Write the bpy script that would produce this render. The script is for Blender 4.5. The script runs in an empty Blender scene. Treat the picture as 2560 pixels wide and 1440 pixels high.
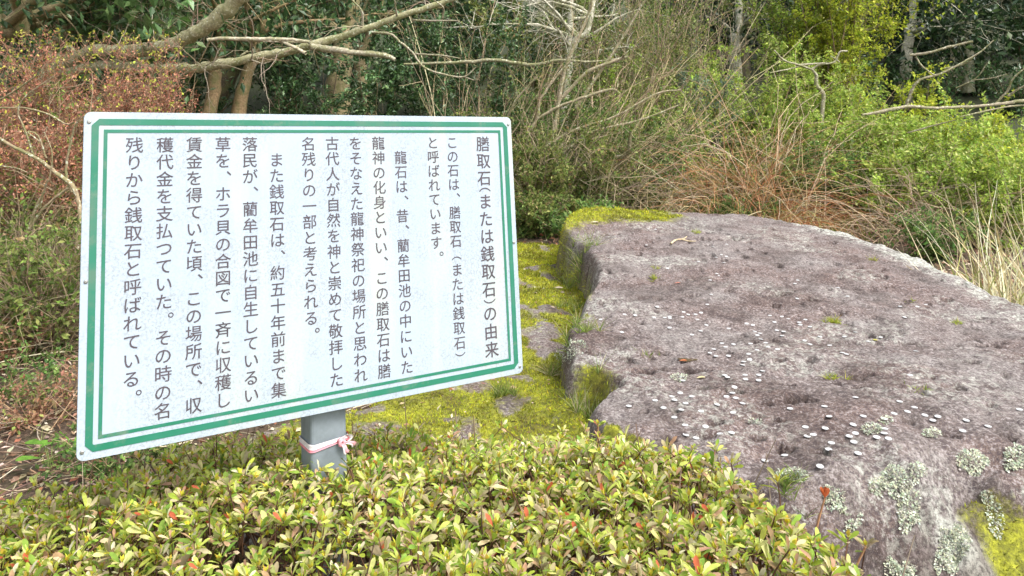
import bpy, math
import numpy as np
from mathutils import Vector, Matrix

scene = bpy.context.scene
COL = scene.collection
# ------------------------------------------------------------------ camera
CAM_H = 1.6
F = 1850.0          # focal length in pixels of a 2560 px wide frame
CX, CY = 1280.0, 250.0
PITCH = math.radians(2.6)
cd = bpy.data.cameras.new('camera')
cam = bpy.data.objects.new('camera', cd)
COL.objects.link(cam)
cam.location = (0, 0, CAM_H)
cam.rotation_euler = (math.radians(90) + PITCH, 0, 0)
cd.sensor_width = 36.0
cd.lens = 36.0 * F / 2560.0
cd.shift_y = -(720.0 - CY) / 2560.0
cd.clip_start = 0.05
cd.clip_end = 400
scene.camera = cam

# ------------------------------------------------------------------ world, sun, exposure
SUN_EL, SUN_AZ = math.radians(54), math.radians(128)    # azimuth clockwise from +Y
world = bpy.data.worlds.new('World')
scene.world = world
world.use_nodes = True
nt = world.node_tree
nt.nodes.clear()
wo = nt.nodes.new('ShaderNodeOutputWorld')
bg = nt.nodes.new('ShaderNodeBackground')
sk = nt.nodes.new('ShaderNodeTexSky')
sk.sky_type = 'NISHITA'
sk.sun_disc = False
sk.sun_elevation = SUN_EL
sk.sun_rotation = SUN_AZ
sk.air_density = 1.0
sk.dust_density = 3.0
sk.ozone_density = 1.0
hs = nt.nodes.new('ShaderNodeHueSaturation')
hs.inputs['Saturation'].default_value = 0.22
nt.links.new(sk.outputs[0], hs.inputs['Color'])
nt.links.new(hs.outputs[0], bg.inputs['Color'])
bg.inputs['Strength'].default_value = 0.15
nt.links.new(bg.outputs[0], wo.inputs['Surface'])
sd = bpy.data.lights.new('sun', 'SUN')
sun = bpy.data.objects.new('sun', sd)
COL.objects.link(sun)
sd.energy = 1.4
sd.angle = math.radians(24)
sd.color = (1.0, 0.95, 0.87)
sdir = Vector((math.sin(SUN_AZ) * math.cos(SUN_EL), math.cos(SUN_AZ) * math.cos(SUN_EL), math.sin(SUN_EL)))
sun.rotation_euler = (-sdir).to_track_quat('-Z', 'Y').to_euler()
scene.view_settings.view_transform = 'Standard'
scene.view_settings.look = 'None'
scene.view_settings.gamma = 1.0
scene.view_settings.use_curve_mapping = False
scene.view_settings.exposure = 1.32
scene.cycles.max_bounces = 8
scene.cycles.transparent_max_bounces = 4

# ------------------------------------------------------------------ helpers
rng = np.random.default_rng(7)


def px(u, v, d):
    """the world point at forward distance d that the camera's pixel (u, v) looks at"""
    zc = -(v - CY) / F
    y = math.cos(PITCH) - zc * math.sin(PITCH)
    z = math.sin(PITCH) + zc * math.cos(PITCH)
    k = d / y
    return np.array([(u - CX) / F * k, d, CAM_H + z * k])


def px_z(u, v, zz):
    p = px(u, v, 1.0)
    k = (zz - CAM_H) / (p[2] - CAM_H)
    return np.array([p[0] * k, k, zz])


def _hash(ix, iy, iz, seed):
    h = (ix.astype(np.int64) * 374761393 + iy.astype(np.int64) * 668265263 + iz.astype(np.int64) * 2147483647 + seed * 974711) & 0xFFFFFFFF
    h = ((h ^ (h >> 13)) * 1274126177) & 0xFFFFFFFF
    h = ((h ^ (h >> 16)) * 2246822519) & 0xFFFFFFFF
    return ((h ^ (h >> 15)) & 0xFFFF) / 65535.0


def vnoise(x, y, z=0.0, seed=0):
    x, y, z = np.broadcast_arrays(np.asarray(x, float), np.asarray(y, float), np.asarray(z, float))
    x0, y0, z0 = np.floor(x), np.floor(y), np.floor(z)
    fx, fy, fz = x - x0, y - y0, z - z0
    fx, fy, fz = [t * t * (3 - 2 * t) for t in (fx, fy, fz)]
    r = 0
    for a in (0, 1):
        for b in (0, 1):
            for c in (0, 1):
                w = (fx if a else 1 - fx) * (fy if b else 1 - fy) * (fz if c else 1 - fz)
                r = r + w * _hash(x0 + a, y0 + b, z0 + c, seed)
    return r


def fbm(x, y, z=0.0, oct=4, seed=0, gain=0.5):
    s, a, t = 0, 1.0, 0
    for o in range(oct):
        f = 2.03 ** o
        s = s + a * vnoise(np.asarray(x) * f + o * 7.3, np.asarray(y) * f - o * 3.1, np.asarray(z) * f, seed + o)
        t += a
        a *= gain
    return s / t


def sstep(a, b, x):
    t = np.clip((x - a) / (b - a), 0, 1)
    return t * t * (3 - 2 * t)


class Buf:
    """collects vertices, faces (arrays of one width each), a colour per vertex"""
    def __init__(s):
        s.V, s.C, s.F, s.n = [], [], [], 0

    def add(s, v, faces, c):
        v = np.asarray(v, float).reshape(-1, 3)
        c = np.broadcast_to(np.asarray(c, float), (len(v), 3))
        for f in (faces if isinstance(faces, list) else [faces]):
            s.F.append(np.asarray(f, int) + s.n)
        s.V.append(v)
        s.C.append(c)
        s.n += len(v)


def link(name, me, parent=None, loc=None):
    o = bpy.data.objects.new(name, me)
    COL.objects.link(o)
    if parent is not None:
        o.parent = parent
    if loc is not None:
        o.location = loc
    return o


def build_mesh(name, buf, mat, smooth=True, origin=(0, 0, 0)):
    V = np.concatenate(buf.V) - np.asarray(origin, float)
    C = np.concatenate(buf.C)
    me = bpy.data.meshes.new(name)
    nl = sum(f.size for f in buf.F)
    nf = sum(f.shape[0] for f in buf.F)
    me.vertices.add(len(V))
    me.vertices.foreach_set('co', V.astype(np.float32).ravel())
    me.loops.add(nl)
    me.loops.foreach_set('vertex_index', np.concatenate([f.ravel() for f in buf.F]).astype(np.int32))
    me.polygons.add(nf)
    tot = np.concatenate([np.full(f.shape[0], f.shape[1]) for f in buf.F]).astype(np.int32)
    st = np.concatenate([[0], np.cumsum(tot)[:-1]]).astype(np.int32)
    me.polygons.foreach_set('loop_start', st)
    me.polygons.foreach_set('loop_total', tot)
    me.polygons.foreach_set('use_smooth', np.full(nf, smooth))
    at = me.color_attributes.new('tint', 'FLOAT_COLOR', 'POINT')
    at.data.foreach_set('color', np.c_[C, np.ones(len(C))].astype(np.float32).ravel())
    me.update(calc_edges=True)
    me.materials.append(mat)
    return me


def obj(name, buf, mat, parent=None, smooth=True):
    """one mesh object; buffers hold world coordinates, the object sits at its parent's origin"""
    org = PORG.get(parent.name, (0, 0, 0)) if parent is not None else (0, 0, 0)
    return link(name, build_mesh(name, buf, mat, smooth, org), parent)


PORG = {}


def tag(o, label=None, cat=None, group=None, kind=None):
    for k, v in (('label', label), ('category', cat), ('group', group), ('kind', kind)):
        if v:
            o[k] = v
    return o


def thing(name, loc, label, cat, group=None):
    o = bpy.data.objects.new(name, None)
    o.empty_display_size = 0.1
    COL.objects.link(o)
    o.location = loc
    PORG[o.name] = tuple(float(t) for t in loc)
    return tag(o, label, cat, group)


def norm(a):
    return a / np.maximum(np.linalg.norm(a, axis=-1, keepdims=True), 1e-9)


def tubes(buf, P, R, sides, col):
    """P (N,m,3) paths, R (N,m) radii"""
    P = np.asarray(P, float)
    if P.ndim == 2:
        P = P[None]
    R = np.broadcast_to(np.asarray(R, float), P.shape[:2])
    N, m = P.shape[:2]
    T = norm(np.gradient(P, axis=1))
    ref = np.where(np.abs(T[:, :1, 2:3]) > 0.9, np.array([1.0, 0, 0]), np.array([0, 0, 1.0]))
    A = norm(np.cross(T, ref))
    B = np.cross(T, A)
    ang = np.arange(sides) / sides * 2 * np.pi
    V = P[:, :, None] + R[:, :, None, None] * (A[:, :, None] * np.cos(ang)[:, None] + B[:, :, None] * np.sin(ang)[:, None])
    idx = np.arange(N * m * sides).reshape(N, m, sides)
    a, b = idx[:, :-1], idx[:, 1:]
    q = np.stack([a, np.roll(a, -1, 2), np.roll(b, -1, 2), b], -1).reshape(-1, 4)
    c = np.asarray(col, float)
    if c.ndim == 2:
        c = np.repeat(c, m * sides, 0)
    buf.add(V.reshape(-1, 3), q, c)
    return V


def inst(buf, tv, tf, pos, X, Y, Z, s, col):
    """N copies of a template: tv (k,3), frames X,Y,Z (N,3), scale s (N,)"""
    s = np.asarray(s, float).reshape(-1, 1, 1) if np.ndim(s) == 1 else s
    V = pos[:, None] + s * (tv[None, :, 0:1] * X[:, None] + tv[None, :, 1:2] * Y[:, None] + tv[None, :, 2:3] * Z[:, None])
    N, k = len(pos), len(tv)
    off = (np.arange(N) * k)[:, None, None]
    buf.add(V.reshape(-1, 3), [(f[None] + off).reshape(-1, f.shape[1]) for f in tf], np.repeat(col, k, 0))


# leaf templates: x along the leaf, y across, z up
LEAF4 = (np.array([[0, 0, 0], [.45, .26, .06], [1, 0, -.06], [.45, -.26, .06]]), [np.array([[0, 1, 2], [0, 2, 3]])])
LEAF_N = (np.array([[0, 0, 0], [.4, .13, .03], [1, 0, -.1], [.4, -.13, .03]]), [np.array([[0, 1, 2], [0, 2, 3]])])
LEAF8 = (np.array([[0, 0, 0], [.35, .13, .05], [.35, -.13, .05], [.68, .2, .05], [.68, -.2, .05], [.9, .13, .0], [.9, -.13, .0], [1.0, 0, -.04],
                   [.35, 0, .01], [.68, 0, .0], [.9, 0, -.02]]),
         [np.array([[0, 1, 8], [0, 8, 2], [5, 7, 10], [10, 7, 6]]), np.array([[1, 3, 9, 8], [8, 9, 4, 2], [3, 5, 10, 9], [9, 10, 6, 4]])])


LEAF6 = (np.array([[0, 0, 0], [.38, .15, .05], [.38, -.15, .05], [.8, .19, .03], [.8, -.19, .03], [1.0, 0, -.04]]),
         [np.array([[0, 1, 2], [3, 5, 4]]), np.array([[1, 3, 4, 2]])])


def frames(D, roll=None, up=(0, 0, 1), r=rng):
    D = norm(D)
    U = np.broadcast_to(np.asarray(up, float), D.shape) + r.normal(0, .25, D.shape)
    Y = norm(np.cross(U, D))
    Z = np.cross(D, Y)
    if roll is not None:
        c, s = np.cos(roll)[:, None], np.sin(roll)[:, None]
        Y, Z = Y * c + Z * s, Z * c - Y * s
    return D, Y, Z


def pick(palette, n, r=rng, var=.18):
    """palette: list of (weight, (r,g,b))"""
    w = np.array([p[0] for p in palette], float)
    c = np.array([p[1] for p in palette], float)
    k = r.choice(len(w), n, p=w / w.sum())
    return np.clip(c[k] * (1 + r.normal(0, var, (n, 1))) * (1 + r.normal(0, var * .3, (n, 3))), .003, .9)


def walk(P0, D0, L, m, wob, grav, r=rng):
    """N curved paths of m points"""
    N = len(P0)
    P = np.zeros((N, m, 3))
    P[:, 0] = P0
    D = norm(D0)
    st = (np.asarray(L) / (m - 1)).reshape(-1, 1)
    for i in range(1, m):
        D = norm(D + r.normal(0, wob, (N, 3)) + np.array([0, 0, -grav]))
        P[:, i] = P[:, i - 1] + D * st
    return P


def along(P, t):
    """point and direction at parameter t (N,) of paths P (N,m,3)"""
    m = P.shape[1]
    f = np.clip(t, 0, .9999) * (m - 1)
    i = f.astype(int)
    w = (f - i)[:, None]
    k = np.arange(len(P))
    a, b = P[k, i], P[k, i + 1]
    return a * (1 - w) + b * w, norm(b - a)


def spline(pts, n):
    pts = np.asarray(pts, float)
    t = np.linspace(0, len(pts) - 1, n)
    P = np.vstack([2 * pts[0] - pts[1], pts, 2 * pts[-1] - pts[-2]])
    out = []
    for x in t:
        i = min(int(x), len(pts) - 2)
        u = x - i
        p0, p1, p2, p3 = P[i], P[i + 1], P[i + 2], P[i + 3]
        out.append(.5 * ((2 * p1) + (-p0 + p2) * u + (2 * p0 - 5 * p1 + 4 * p2 - p3) * u * u + (-p0 + 3 * p1 - 3 * p2 + p3) * u ** 3))
    return np.array(out)


# ------------------------------------------------------------------ materials
def new_mat(name):
    m = bpy.data.materials.new(name)
    m.use_nodes = True
    nt = m.node_tree
    b = nt.nodes['Principled BSDF']
    return m, nt, b


def N(nt, t, **kw):
    n = nt.nodes.new(t)
    for k, v in kw.items():
        if k in n.inputs:
            n.inputs[k].default_value = v
        else:
            setattr(n, k, v)
    return n


def noise(nt, scale, detail=4, rough=.6, coord='Object', warp=None):
    tc = N(nt, 'ShaderNodeTexCoord')
    n = N(nt, 'ShaderNodeTexNoise', Scale=scale, Detail=detail, Roughness=rough)
    nt.links.new(tc.outputs[coord], n.inputs['Vector'])
    return n.outputs['Fac']


def ramp(nt, fac, stops):
    r = N(nt, 'ShaderNodeValToRGB')
    e = r.color_ramp.elements
    while len(e) < len(stops):
        e.new(.5)
    for el, (p, c) in zip(e, stops):
        el.position = p
        el.color = (c[0], c[1], c[2], 1) if not isinstance(c, (int, float)) else (c, c, c, 1)
    nt.links.new(fac, r.inputs['Fac'])
    return r.outputs['Color']


def mix(nt, fac, a, b, mode='MIX'):
    m = N(nt, 'ShaderNodeMix', data_type='RGBA', blend_type=mode)
    for s, v in ((m.inputs[0], fac), (m.inputs[6], a), (m.inputs[7], b)):
        if isinstance(v, (int, float)):
            s.default_value = v
        elif isinstance(v, tuple):
            s.default_value = (*v, 1)
        else:
            nt.links.new(v, s)
    return m.outputs[2]


def attr(nt, name='tint'):
    a = N(nt, 'ShaderNodeAttribute', attribute_name=name)
    return a


def bump(nt, b, h, strength, dist):
    n = N(nt, 'ShaderNodeBump', Strength=strength, Distance=dist)
    nt.links.new(h, n.inputs['Height'])
    nt.links.new(n.outputs[0], b.inputs['Normal'])


def leaf_mat(name, rough=.45, trans=.35, spec=.5):
    m, nt, b = new_mat(name)
    c = attr(nt).outputs['Color']
    v = ramp(nt, noise(nt, 60, 2), [(.3, .75), (.7, 1.25)])
    c2 = mix(nt, 1.0, c, v, 'MULTIPLY')
    nt.links.new(c2, b.inputs['Base Color'])
    b.inputs['Roughness'].default_value = rough
    b.inputs['Specular IOR Level'].default_value = spec
    t = N(nt, 'ShaderNodeBsdfTranslucent')
    nt.links.new(c2, t.inputs['Color'])
    ms = N(nt, 'ShaderNodeMixShader', Fac=trans)
    nt.links.new(b.outputs[0], ms.inputs[1])
    nt.links.new(t.outputs[0], ms.inputs[2])
    nt.links.new(ms.outputs[0], nt.nodes['Material Output'].inputs['Surface'])
    return m


def tint_mat(name, rough=.8, scale=40, lo=.7, hi=1.3, bstr=.5, bdist=.003):
    m, nt, b = new_mat(name)
    c = attr(nt).outputs['Color']
    n = noise(nt, scale, 5)
    v = ramp(nt, n, [(.3, lo), (.7, hi)])
    nt.links.new(mix(nt, 1.0, c, v, 'MULTIPLY'), b.inputs['Base Color'])
    b.inputs['Roughness'].default_value = rough
    bump(nt, b, n, bstr, bdist)
    return m


M_LEAF = leaf_mat('leaf', .68, .42, .22)
M_GLOSSY = leaf_mat('glossy_leaf', .38, .25, .5)
M_DRY = leaf_mat('dry_leaf', .75, .25, .2)
M_TWIG = tint_mat('twig_bark')


def bark_mat(name, lichen=.5):
    m, nt, b = new_mat(name)
    c = attr(nt).outputs['Color']
    n1 = noise(nt, 9, 5)
    n2 = noise(nt, 45, 4)
    base = mix(nt, 1.0, c, ramp(nt, n2, [(.3, .55), (.7, 1.35)]), 'MULTIPLY')
    alg = mix(nt, ramp(nt, n1, [(.42, 0.0), (.6, .7)]), base, (.17, .18, .06))
    n3 = noise(nt, 50, 3)
    f = ramp(nt, n3, [(.64 - .06 * lichen, 0.0), (.68 - .06 * lichen, lichen)])
    out = mix(nt, f, alg, (.62, .63, .48))
    nt.links.new(out, b.inputs['Base Color'])
    b.inputs['Roughness'].default_value = .9
    bump(nt, b, n2, .6, .01)
    return m


M_BARK = bark_mat('lichen_bark', .8)
M_TRUNK = bark_mat('trunk_bark', .25)


def rock_mat(name):
    m, nt, b = new_mat(name)
    at = attr(nt, 'tint')
    sep = N(nt, 'ShaderNodeSeparateColor')
    nt.links.new(at.outputs['Color'], sep.inputs[0])
    mossf, lich, dark = sep.outputs[0], sep.outputs[1], sep.outputs[2]
    big = noise(nt, 2.2, 5)
    med = noise(nt, 14, 6, .7)
    fine = noise(nt, 95, 4, .75)
    vfine = noise(nt, 260, 2, .7)
    base = ramp(nt, med, [(.32, (.072, .055, .049)), (.5, (.150, .122, .110)), (.68, (.225, .196, .182))])
    tone = ramp(nt, big, [(.40, (.88, .70, .64)), (.5, (1.0, .94, .92)), (.60, (1.22, 1.29, 1.30))])
    base = mix(nt, 1.0, base, tone, 'MULTIPLY')
    base = mix(nt, ramp(nt, fine, [(.42, .85), (.49, 0.0)]), base, (.065, .046, .052))
    base = mix(nt, ramp(nt, fine, [(.54, 0.0), (.60, .85)]), base, (.34, .30, .30))
    flk = noise(nt, 55, 8, .85)
    base = mix(nt, ramp(nt, flk, [(.56, 0.0), (.63, .6)]), base, (.38, .34, .33))
    base = mix(nt, ramp(nt, flk, [(.36, .8), (.43, 0.0)]), base, (.06, .040, .036))
    base = mix(nt, ramp(nt, vfine, [(.6, 0.0), (.7, .55)]), base, (.42, .40, .385))
    # pale crusty lichen
    lf = N(nt, 'ShaderNodeMath', operation='MULTIPLY_ADD')
    nt.links.new(lich, lf.inputs[0])
    lf.inputs[1].default_value = 1.5
    lsub = ramp(nt, noise(nt, 30, 6, .8), [(.44, 0.0), (.56, 1.0)])
    lm = N(nt, 'ShaderNodeMath', operation='SUBTRACT')
    nt.links.new(lsub, lm.inputs[0])
    lm.inputs[1].default_value = 1.0
    nt.links.new(lm.outputs[0], lf.inputs[2])
    lc = ramp(nt, fine, [(.36, (.17, .17, .15)), (.56, (.52, .53, .47))])
    base = mix(nt, lf.outputs[0], base, lc)
    # dark stone patches, a darker gully, and shade painted into the pits
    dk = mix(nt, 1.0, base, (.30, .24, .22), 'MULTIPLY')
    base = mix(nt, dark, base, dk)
    # moss
    mf = N(nt, 'ShaderNodeMath', operation='MULTIPLY_ADD', use_clamp=True)
    nt.links.new(mossf, mf.inputs[0])
    mf.inputs[1].default_value = 2.4
    ms = N(nt, 'ShaderNodeMath', operation='MULTIPLY_ADD')
    nt.links.new(noise(nt, 30, 5, .7), ms.inputs[0])
    ms.inputs[1].default_value = 2.2
    ms.inputs[2].default_value = -1.9
    nt.links.new(ms.outputs[0], mf.inputs[2])
    mc = ramp(nt, noise(nt, 60, 5, .75), [(.3, (.075, .065, .014)), (.5, (.23, .24, .018)), (.7, (.45, .46, .03))])
    mc = mix(nt, 1.0, mc, ramp(nt, noise(nt, 7, 5, .7), [(.38, (.45, .40, .6)), (.5, (.8, .8, .9)), (.62, (1.1, 1.08, 1.0))]), 'MULTIPLY')
    base = mix(nt, mf.outputs[0], base, mc)
    nt.links.new(base, b.inputs['Base Color'])
    b.inputs['Roughness'].default_value = .88
    h = mix(nt, .5, fine, flk)
    bump(nt, b, h, .8, .012)
    return m


M_ROCK = rock_mat('weathered_rock')


def ground_mat():
    m, nt, b = new_mat('forest_floor')
    n1 = noise(nt, 6, 6, .7)
    n2 = noise(nt, 60, 5, .75)
    c = ramp(nt, n2, [(.3, (.035, .022, .014)), (.5, (.10, .065, .042)), (.7, (.20, .145, .10))])
    c = mix(nt, ramp(nt, n1, [(.5, 0.0), (.66, .6)]), c, (.06, .075, .022))
    tc = N(nt, 'ShaderNodeTexCoord')
    sp_ = N(nt, 'ShaderNodeSeparateXYZ')
    nt.links.new(tc.outputs['Object'], sp_.inputs[0])
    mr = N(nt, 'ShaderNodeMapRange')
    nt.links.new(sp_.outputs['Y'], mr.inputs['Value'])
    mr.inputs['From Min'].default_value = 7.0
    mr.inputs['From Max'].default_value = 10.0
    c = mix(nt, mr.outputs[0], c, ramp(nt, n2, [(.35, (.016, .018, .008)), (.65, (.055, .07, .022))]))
    nt.links.new(c, b.inputs['Base Color'])
    b.inputs['Roughness'].default_value = .95
    bump(nt, b, n2, 1.0, .02)
    return m


M_GROUND = ground_mat()


def plain(name, col, rough=.5, metal=0.0, scale=None, lo=.85, hi=1.1):
    m, nt, b = new_mat(name)
    if scale:
        v = ramp(nt, noise(nt, scale, 5, .7), [(.3, tuple(x * lo for x in col)), (.7, tuple(x * hi for x in col))])
        nt.links.new(v, b.inputs['Base Color'])
    else:
        b.inputs['Base Color'].default_value = (*col, 1)
    b.inputs['Roughness'].default_value = rough
    b.inputs['Metallic'].default_value = metal
    return m


def board_mat():
    m, nt, b = new_mat('white_board_paint')
    tc = N(nt, 'ShaderNodeTexCoord')
    c = ramp(nt, noise(nt, 3, 3), [(.3, (.355, .435, .53)), (.7, (.40, .47, .55))])
    # fine grey mildew specks, denser in drifting patches
    sp = noise(nt, 230, 3, .8)
    patch = ramp(nt, noise(nt, 6, 4, .65), [(.40, .15), (.58, 1.0)])
    spm = ramp(nt, sp, [(.47, 0.0), (.58, 1.0)])
    f = N(nt, 'ShaderNodeMath', operation='MULTIPLY')
    nt.links.new(spm, f.inputs[0])
    nt.links.new(patch, f.inputs[1])
    f2 = N(nt, 'ShaderNodeMath', operation='MULTIPLY')
    nt.links.new(f.outputs[0], f2.inputs[0])
    f2.inputs[1].default_value = .48
    c = mix(nt, f2.outputs[0], c, (.20, .20, .175))
    # blots and greenish drip stains
    bl = ramp(nt, noise(nt, 26, 3, .5), [(.66, 0.0), (.74, .45)])
    c = mix(nt, bl, c, (.33, .35, .31))
    mp = N(nt, 'ShaderNodeMapping')
    mp.inputs['Scale'].default_value = (9, 9, .9)
    nt.links.new(tc.outputs['Object'], mp.inputs['Vector'])
    dn = N(nt, 'ShaderNodeTexNoise', Scale=1.3, Detail=5, Roughness=.6)
    nt.links.new(mp.outputs[0], dn.inputs['Vector'])
    c = mix(nt, ramp(nt, dn.outputs['Fac'], [(.50, 0.0), (.72, .7)]), c, (.47, .51, .42))
    nt.links.new(c, b.inputs['Base Color'])
    b.inputs['Roughness'].default_value = .45
    return m


def green_mat():
    m, nt, b = new_mat('green_line_paint')
    c = ramp(nt, noise(nt, 9, 5, .65), [(.36, (.008, .155, .085)), (.55, (.016, .17, .105)), (.7, (.07, .17, .115))])
    c = mix(nt, ramp(nt, noise(nt, 14, 6, .75), [(.56, 0.0), (.68, .55)]), c, (.17, .20, .15))
    nt.links.new(c, b.inputs['Base Color'])
    b.inputs['Roughness'].default_value = .5
    return m


M_BOARD = board_mat()
M_GREEN = green_mat()
M_INK = plain('faded_ink', (.062, .050, .060), .6, 0, 18, .8, 1.4)
M_BACK = plain('dark_frame', (.05, .045, .045), .6, 0, 30)
M_GALV = plain('galvanised_steel', (.20, .235, .26), .6, .25, 14, .75, 1.25)
M_SCREW = plain('screw_metal', (.35, .35, .33), .4, .8)
M_COIN = plain('white_coin_metal', (.60, .605, .61), .55, .25, 90, .9, 1.05)
M_BRASS = plain('brassy_coin_metal', (.55, .5, .12), .45, .4)
M_WATER = plain('puddle_water', (.10, .07, .045), .08)


def ribbon_mat():
    m, nt, b = new_mat('ribbon_plastic')
    nt.links.new(mix(nt, 1.0, attr(nt).outputs['Color'], ramp(nt, noise(nt, 120, 3), [(.3, .8), (.7, 1.1)]), 'MULTIPLY'), b.inputs['Base Color'])
    b.inputs['Roughness'].default_value = .4
    return m


M_RIBBON = ribbon_mat()


# ------------------------------------------------------------------ terrain
def gz(x, y):
    x = np.asarray(x, float)
    y = np.asarray(y, float)
    base = .05 + .075 * np.clip(y, 0, 8.5)
    hill = .30 * np.clip(y - 9, 0, 26) + .20 * np.clip(y - 35, 0, 30)
    back = -.0 * y
    side = .10 * np.clip(-x - 6, 0, 14) + .06 * np.clip(x - 9, 0, 14)
    n = .18 * (fbm(x * .45, y * .45, 0, 4, 11) - .5) + .05 * (fbm(x * 2.6, y * 2.6, 0, 3, 15) - .5)
    return base + hill + side + n + back


def grid(xs, ys, fz, colf=None):
    X, Y = np.meshgrid(xs, ys)
    Z = fz(X, Y)
    ny, nx = X.shape
    i = np.arange(nx * ny).reshape(ny, nx)
    q = np.stack([i[:-1, :-1], i[:-1, 1:], i[1:, 1:], i[1:, :-1]], -1).reshape(-1, 4)
    return np.stack([X, Y, Z], -1).reshape(-1, 3), q, X, Y, Z


def ax(segs):
    out = [segs[0][0]]
    for a, b, s in segs:
        n = max(1, int(round((b - a) / s)))
        out += list(np.linspace(a, b, n + 1)[1:])
    return np.array(out)


b = Buf()
v, q, *_ = grid(ax([(-120, -15, 3), (-15, -5, .4), (-5, 5, .12), (5, 15, .4), (15, 120, 3)]),
                ax([(-60, -4, 4), (-4, 1, .5), (1, 9, .12), (9, 30, .5), (30, 140, 4)]), gz)
b.add(v, q, (.1, .1, .1))
o = obj('ground', b, M_GROUND)
tag(o, kind='structure')

# ------------------------------------------------------------------ boulders
def seg_sdf(x, y, poly):
    """signed distance to a polygon, positive inside"""
    P = np.asarray(poly, float)
    d = np.full(x.shape, 1e9)
    ins = np.zeros(x.shape, bool)
    for a, c in zip(P, np.roll(P, -1, 0)):
        e = c - a
        t = np.clip(((x - a[0]) * e[0] + (y - a[1]) * e[1]) / (e @ e), 0, 1)
        d = np.minimum(d, np.hypot(x - a[0] - t * e[0], y - a[1] - t * e[1]))
        cr = (a[1] > y) != (c[1] > y)
        with np.errstate(divide='ignore', invalid='ignore'):
            xx = (c[0] - a[0]) * (y - a[1]) / (c[1] - a[1]) + a[0]
        ins ^= cr & (x < xx)
    return np.where(ins, d, -d)


BIG = [(.24, 2.12), (.22, 2.32), (.34, 2.5), (.30, 2.62), (.20, 2.72), (.25, 3.05), (.34, 3.45), (.46, 4.15), (.45, 4.8), (.38, 5.3), (.45, 5.95),
       (1.2, 6.15), (1.95, 6.1), (2.35, 5.6), (2.45, 4.7), (2.47, 4.0), (2.5, 3.3), (2.55, 2.6), (2.3, 2.0), (1.45, 1.93), (1.15, 1.93), (.95, 1.85), (.65, 1.78), (.42, 1.92)]
PITS = [(1775, 640 + 0, 34, 9), (1862, 668, 16, 6), (1845, 598 + 37, 24, 8), (2080, 775, 40, 9), (2035, 690, 15, 6), (2190, 830, 14, 6), (2480, 830, 34, 9),
        (1960, 1095, 30, 13), (1720, 905, 60, 14), (1610, 905, 40, 12), (1990, 985, 36, 12), (2130, 935, 26, 9), (1950, 740, 30, 7), (2140, 700, 12, 6),
        (1515, 760, 26, 7), (1600, 655, 30, 7), (2270, 1040, 22, 9), (1830, 965, 26, 9), (2300, 975, 30, 9), (1590, 790, 18, 6), (2420, 885, 26, 7),
        (1700, 575, 20, 4), (1480, 860, 26, 8), (1930, 830, 22, 6), (2260, 745, 20, 6), (1655, 1085, 36, 10), (1790, 1040, 30, 9), (2050, 1110, 26, 9)]


def big_top(x, y):
    return .775 + .072 * np.clip(y - 3.2, 0, 3) - .02 * np.clip(x - 1.2, 0, 3) + .05 * (fbm(x * .9, y * .9, 0, 3, 31) - .5)


_pits = []
for (u, v_, rx, ry) in PITS:
    p = px_z(u, v_, .80)
    _pits.append((p[0], p[1], rx * p[1] / F * .85, ry * p[1] / F * 1.9))
_r = np.random.default_rng(5)
for _ in range(420):
    _pits.append((_r.uniform(.4, 2.4), _r.uniform(2.0, 6), _r.uniform(.008, .035), _r.uniform(.006, .017)))


def big_z(x, y, detail=True, ret=False):
    x = np.asarray(x, float)
    y = np.asarray(y, float)
    warp = .05 * (fbm(x * 5, y * 5, 0, 3, 41) - .5) + .10 * (fbm(x * 1.6, y * 1.6, 0, 2, 43) - .5)
    d = seg_sdf(x, y, BIG) + warp
    front = sstep(2.5, 2.0, y) * sstep(.5, .9, x)           # the front face rolls down more gently
    left = sstep(.75, .55, x)
    rnd = .05 - .022 * left + .06 * front + .13 * sstep(5.2, 6.0, y)
    slope = 3.6 + 2.4 * left - .9 * front
    e = np.clip(rnd - d, 0, None)
    drop = np.where(e < 2 * rnd, slope * e * e / (4 * rnd), slope * (e - rnd))
    z = big_top(x, y)
    n = .040 * (fbm(x * 4, y * 4, 0, 4, 51) - .5) + .019 * (fbm(x * 16, y * 16, 0, 3, 55) - .5) + .013 * (fbm(x * 55, y * 55, 0, 2, 59) - .5)
    lump = front * sstep(.1, -.1, d - .08) * .26 * (fbm(x * 8, y * 8, drop * 6, 4, 61) - .5)
    cap = .05 * sstep(4.9, 5.5, y) * sstep(1.3, .8, x) * (.4 + fbm(x * 12, y * 12, 0, 3, 63))
    z = z + n - drop + lump + cap
    pit = np.zeros(x.shape)
    for (a, c, rx, ry) in _pits:
        m = np.abs(x - a) < rx * 2
        if not m.any():
            continue
        q2 = ((x[m] - a + .35 * rx * np.sin(c * 50 + y[m] * 60)) / rx) ** 2 + ((y[m] - c) / ry) ** 2 * (1 + .5 * np.sin(x[m] * 90 + a * 40))
        g = sstep(1.15, .45, q2)
        pit[m] = np.maximum(pit[m], g * np.minimum(1, rx / .03))
    z = z - .045 * pit
    if ret:
        return z, d, pit, front, drop
    return z


LOW = [(-1.0, 2.0), (-.9, 2.5), (-.55, 2.85), (-.45, 3.5), (-.5, 4.5), (-.4, 6.0), (.1, 6.6), (.6, 6.4), (.7, 5.0), (.7, 3.5), (.6, 2.0)]


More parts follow.
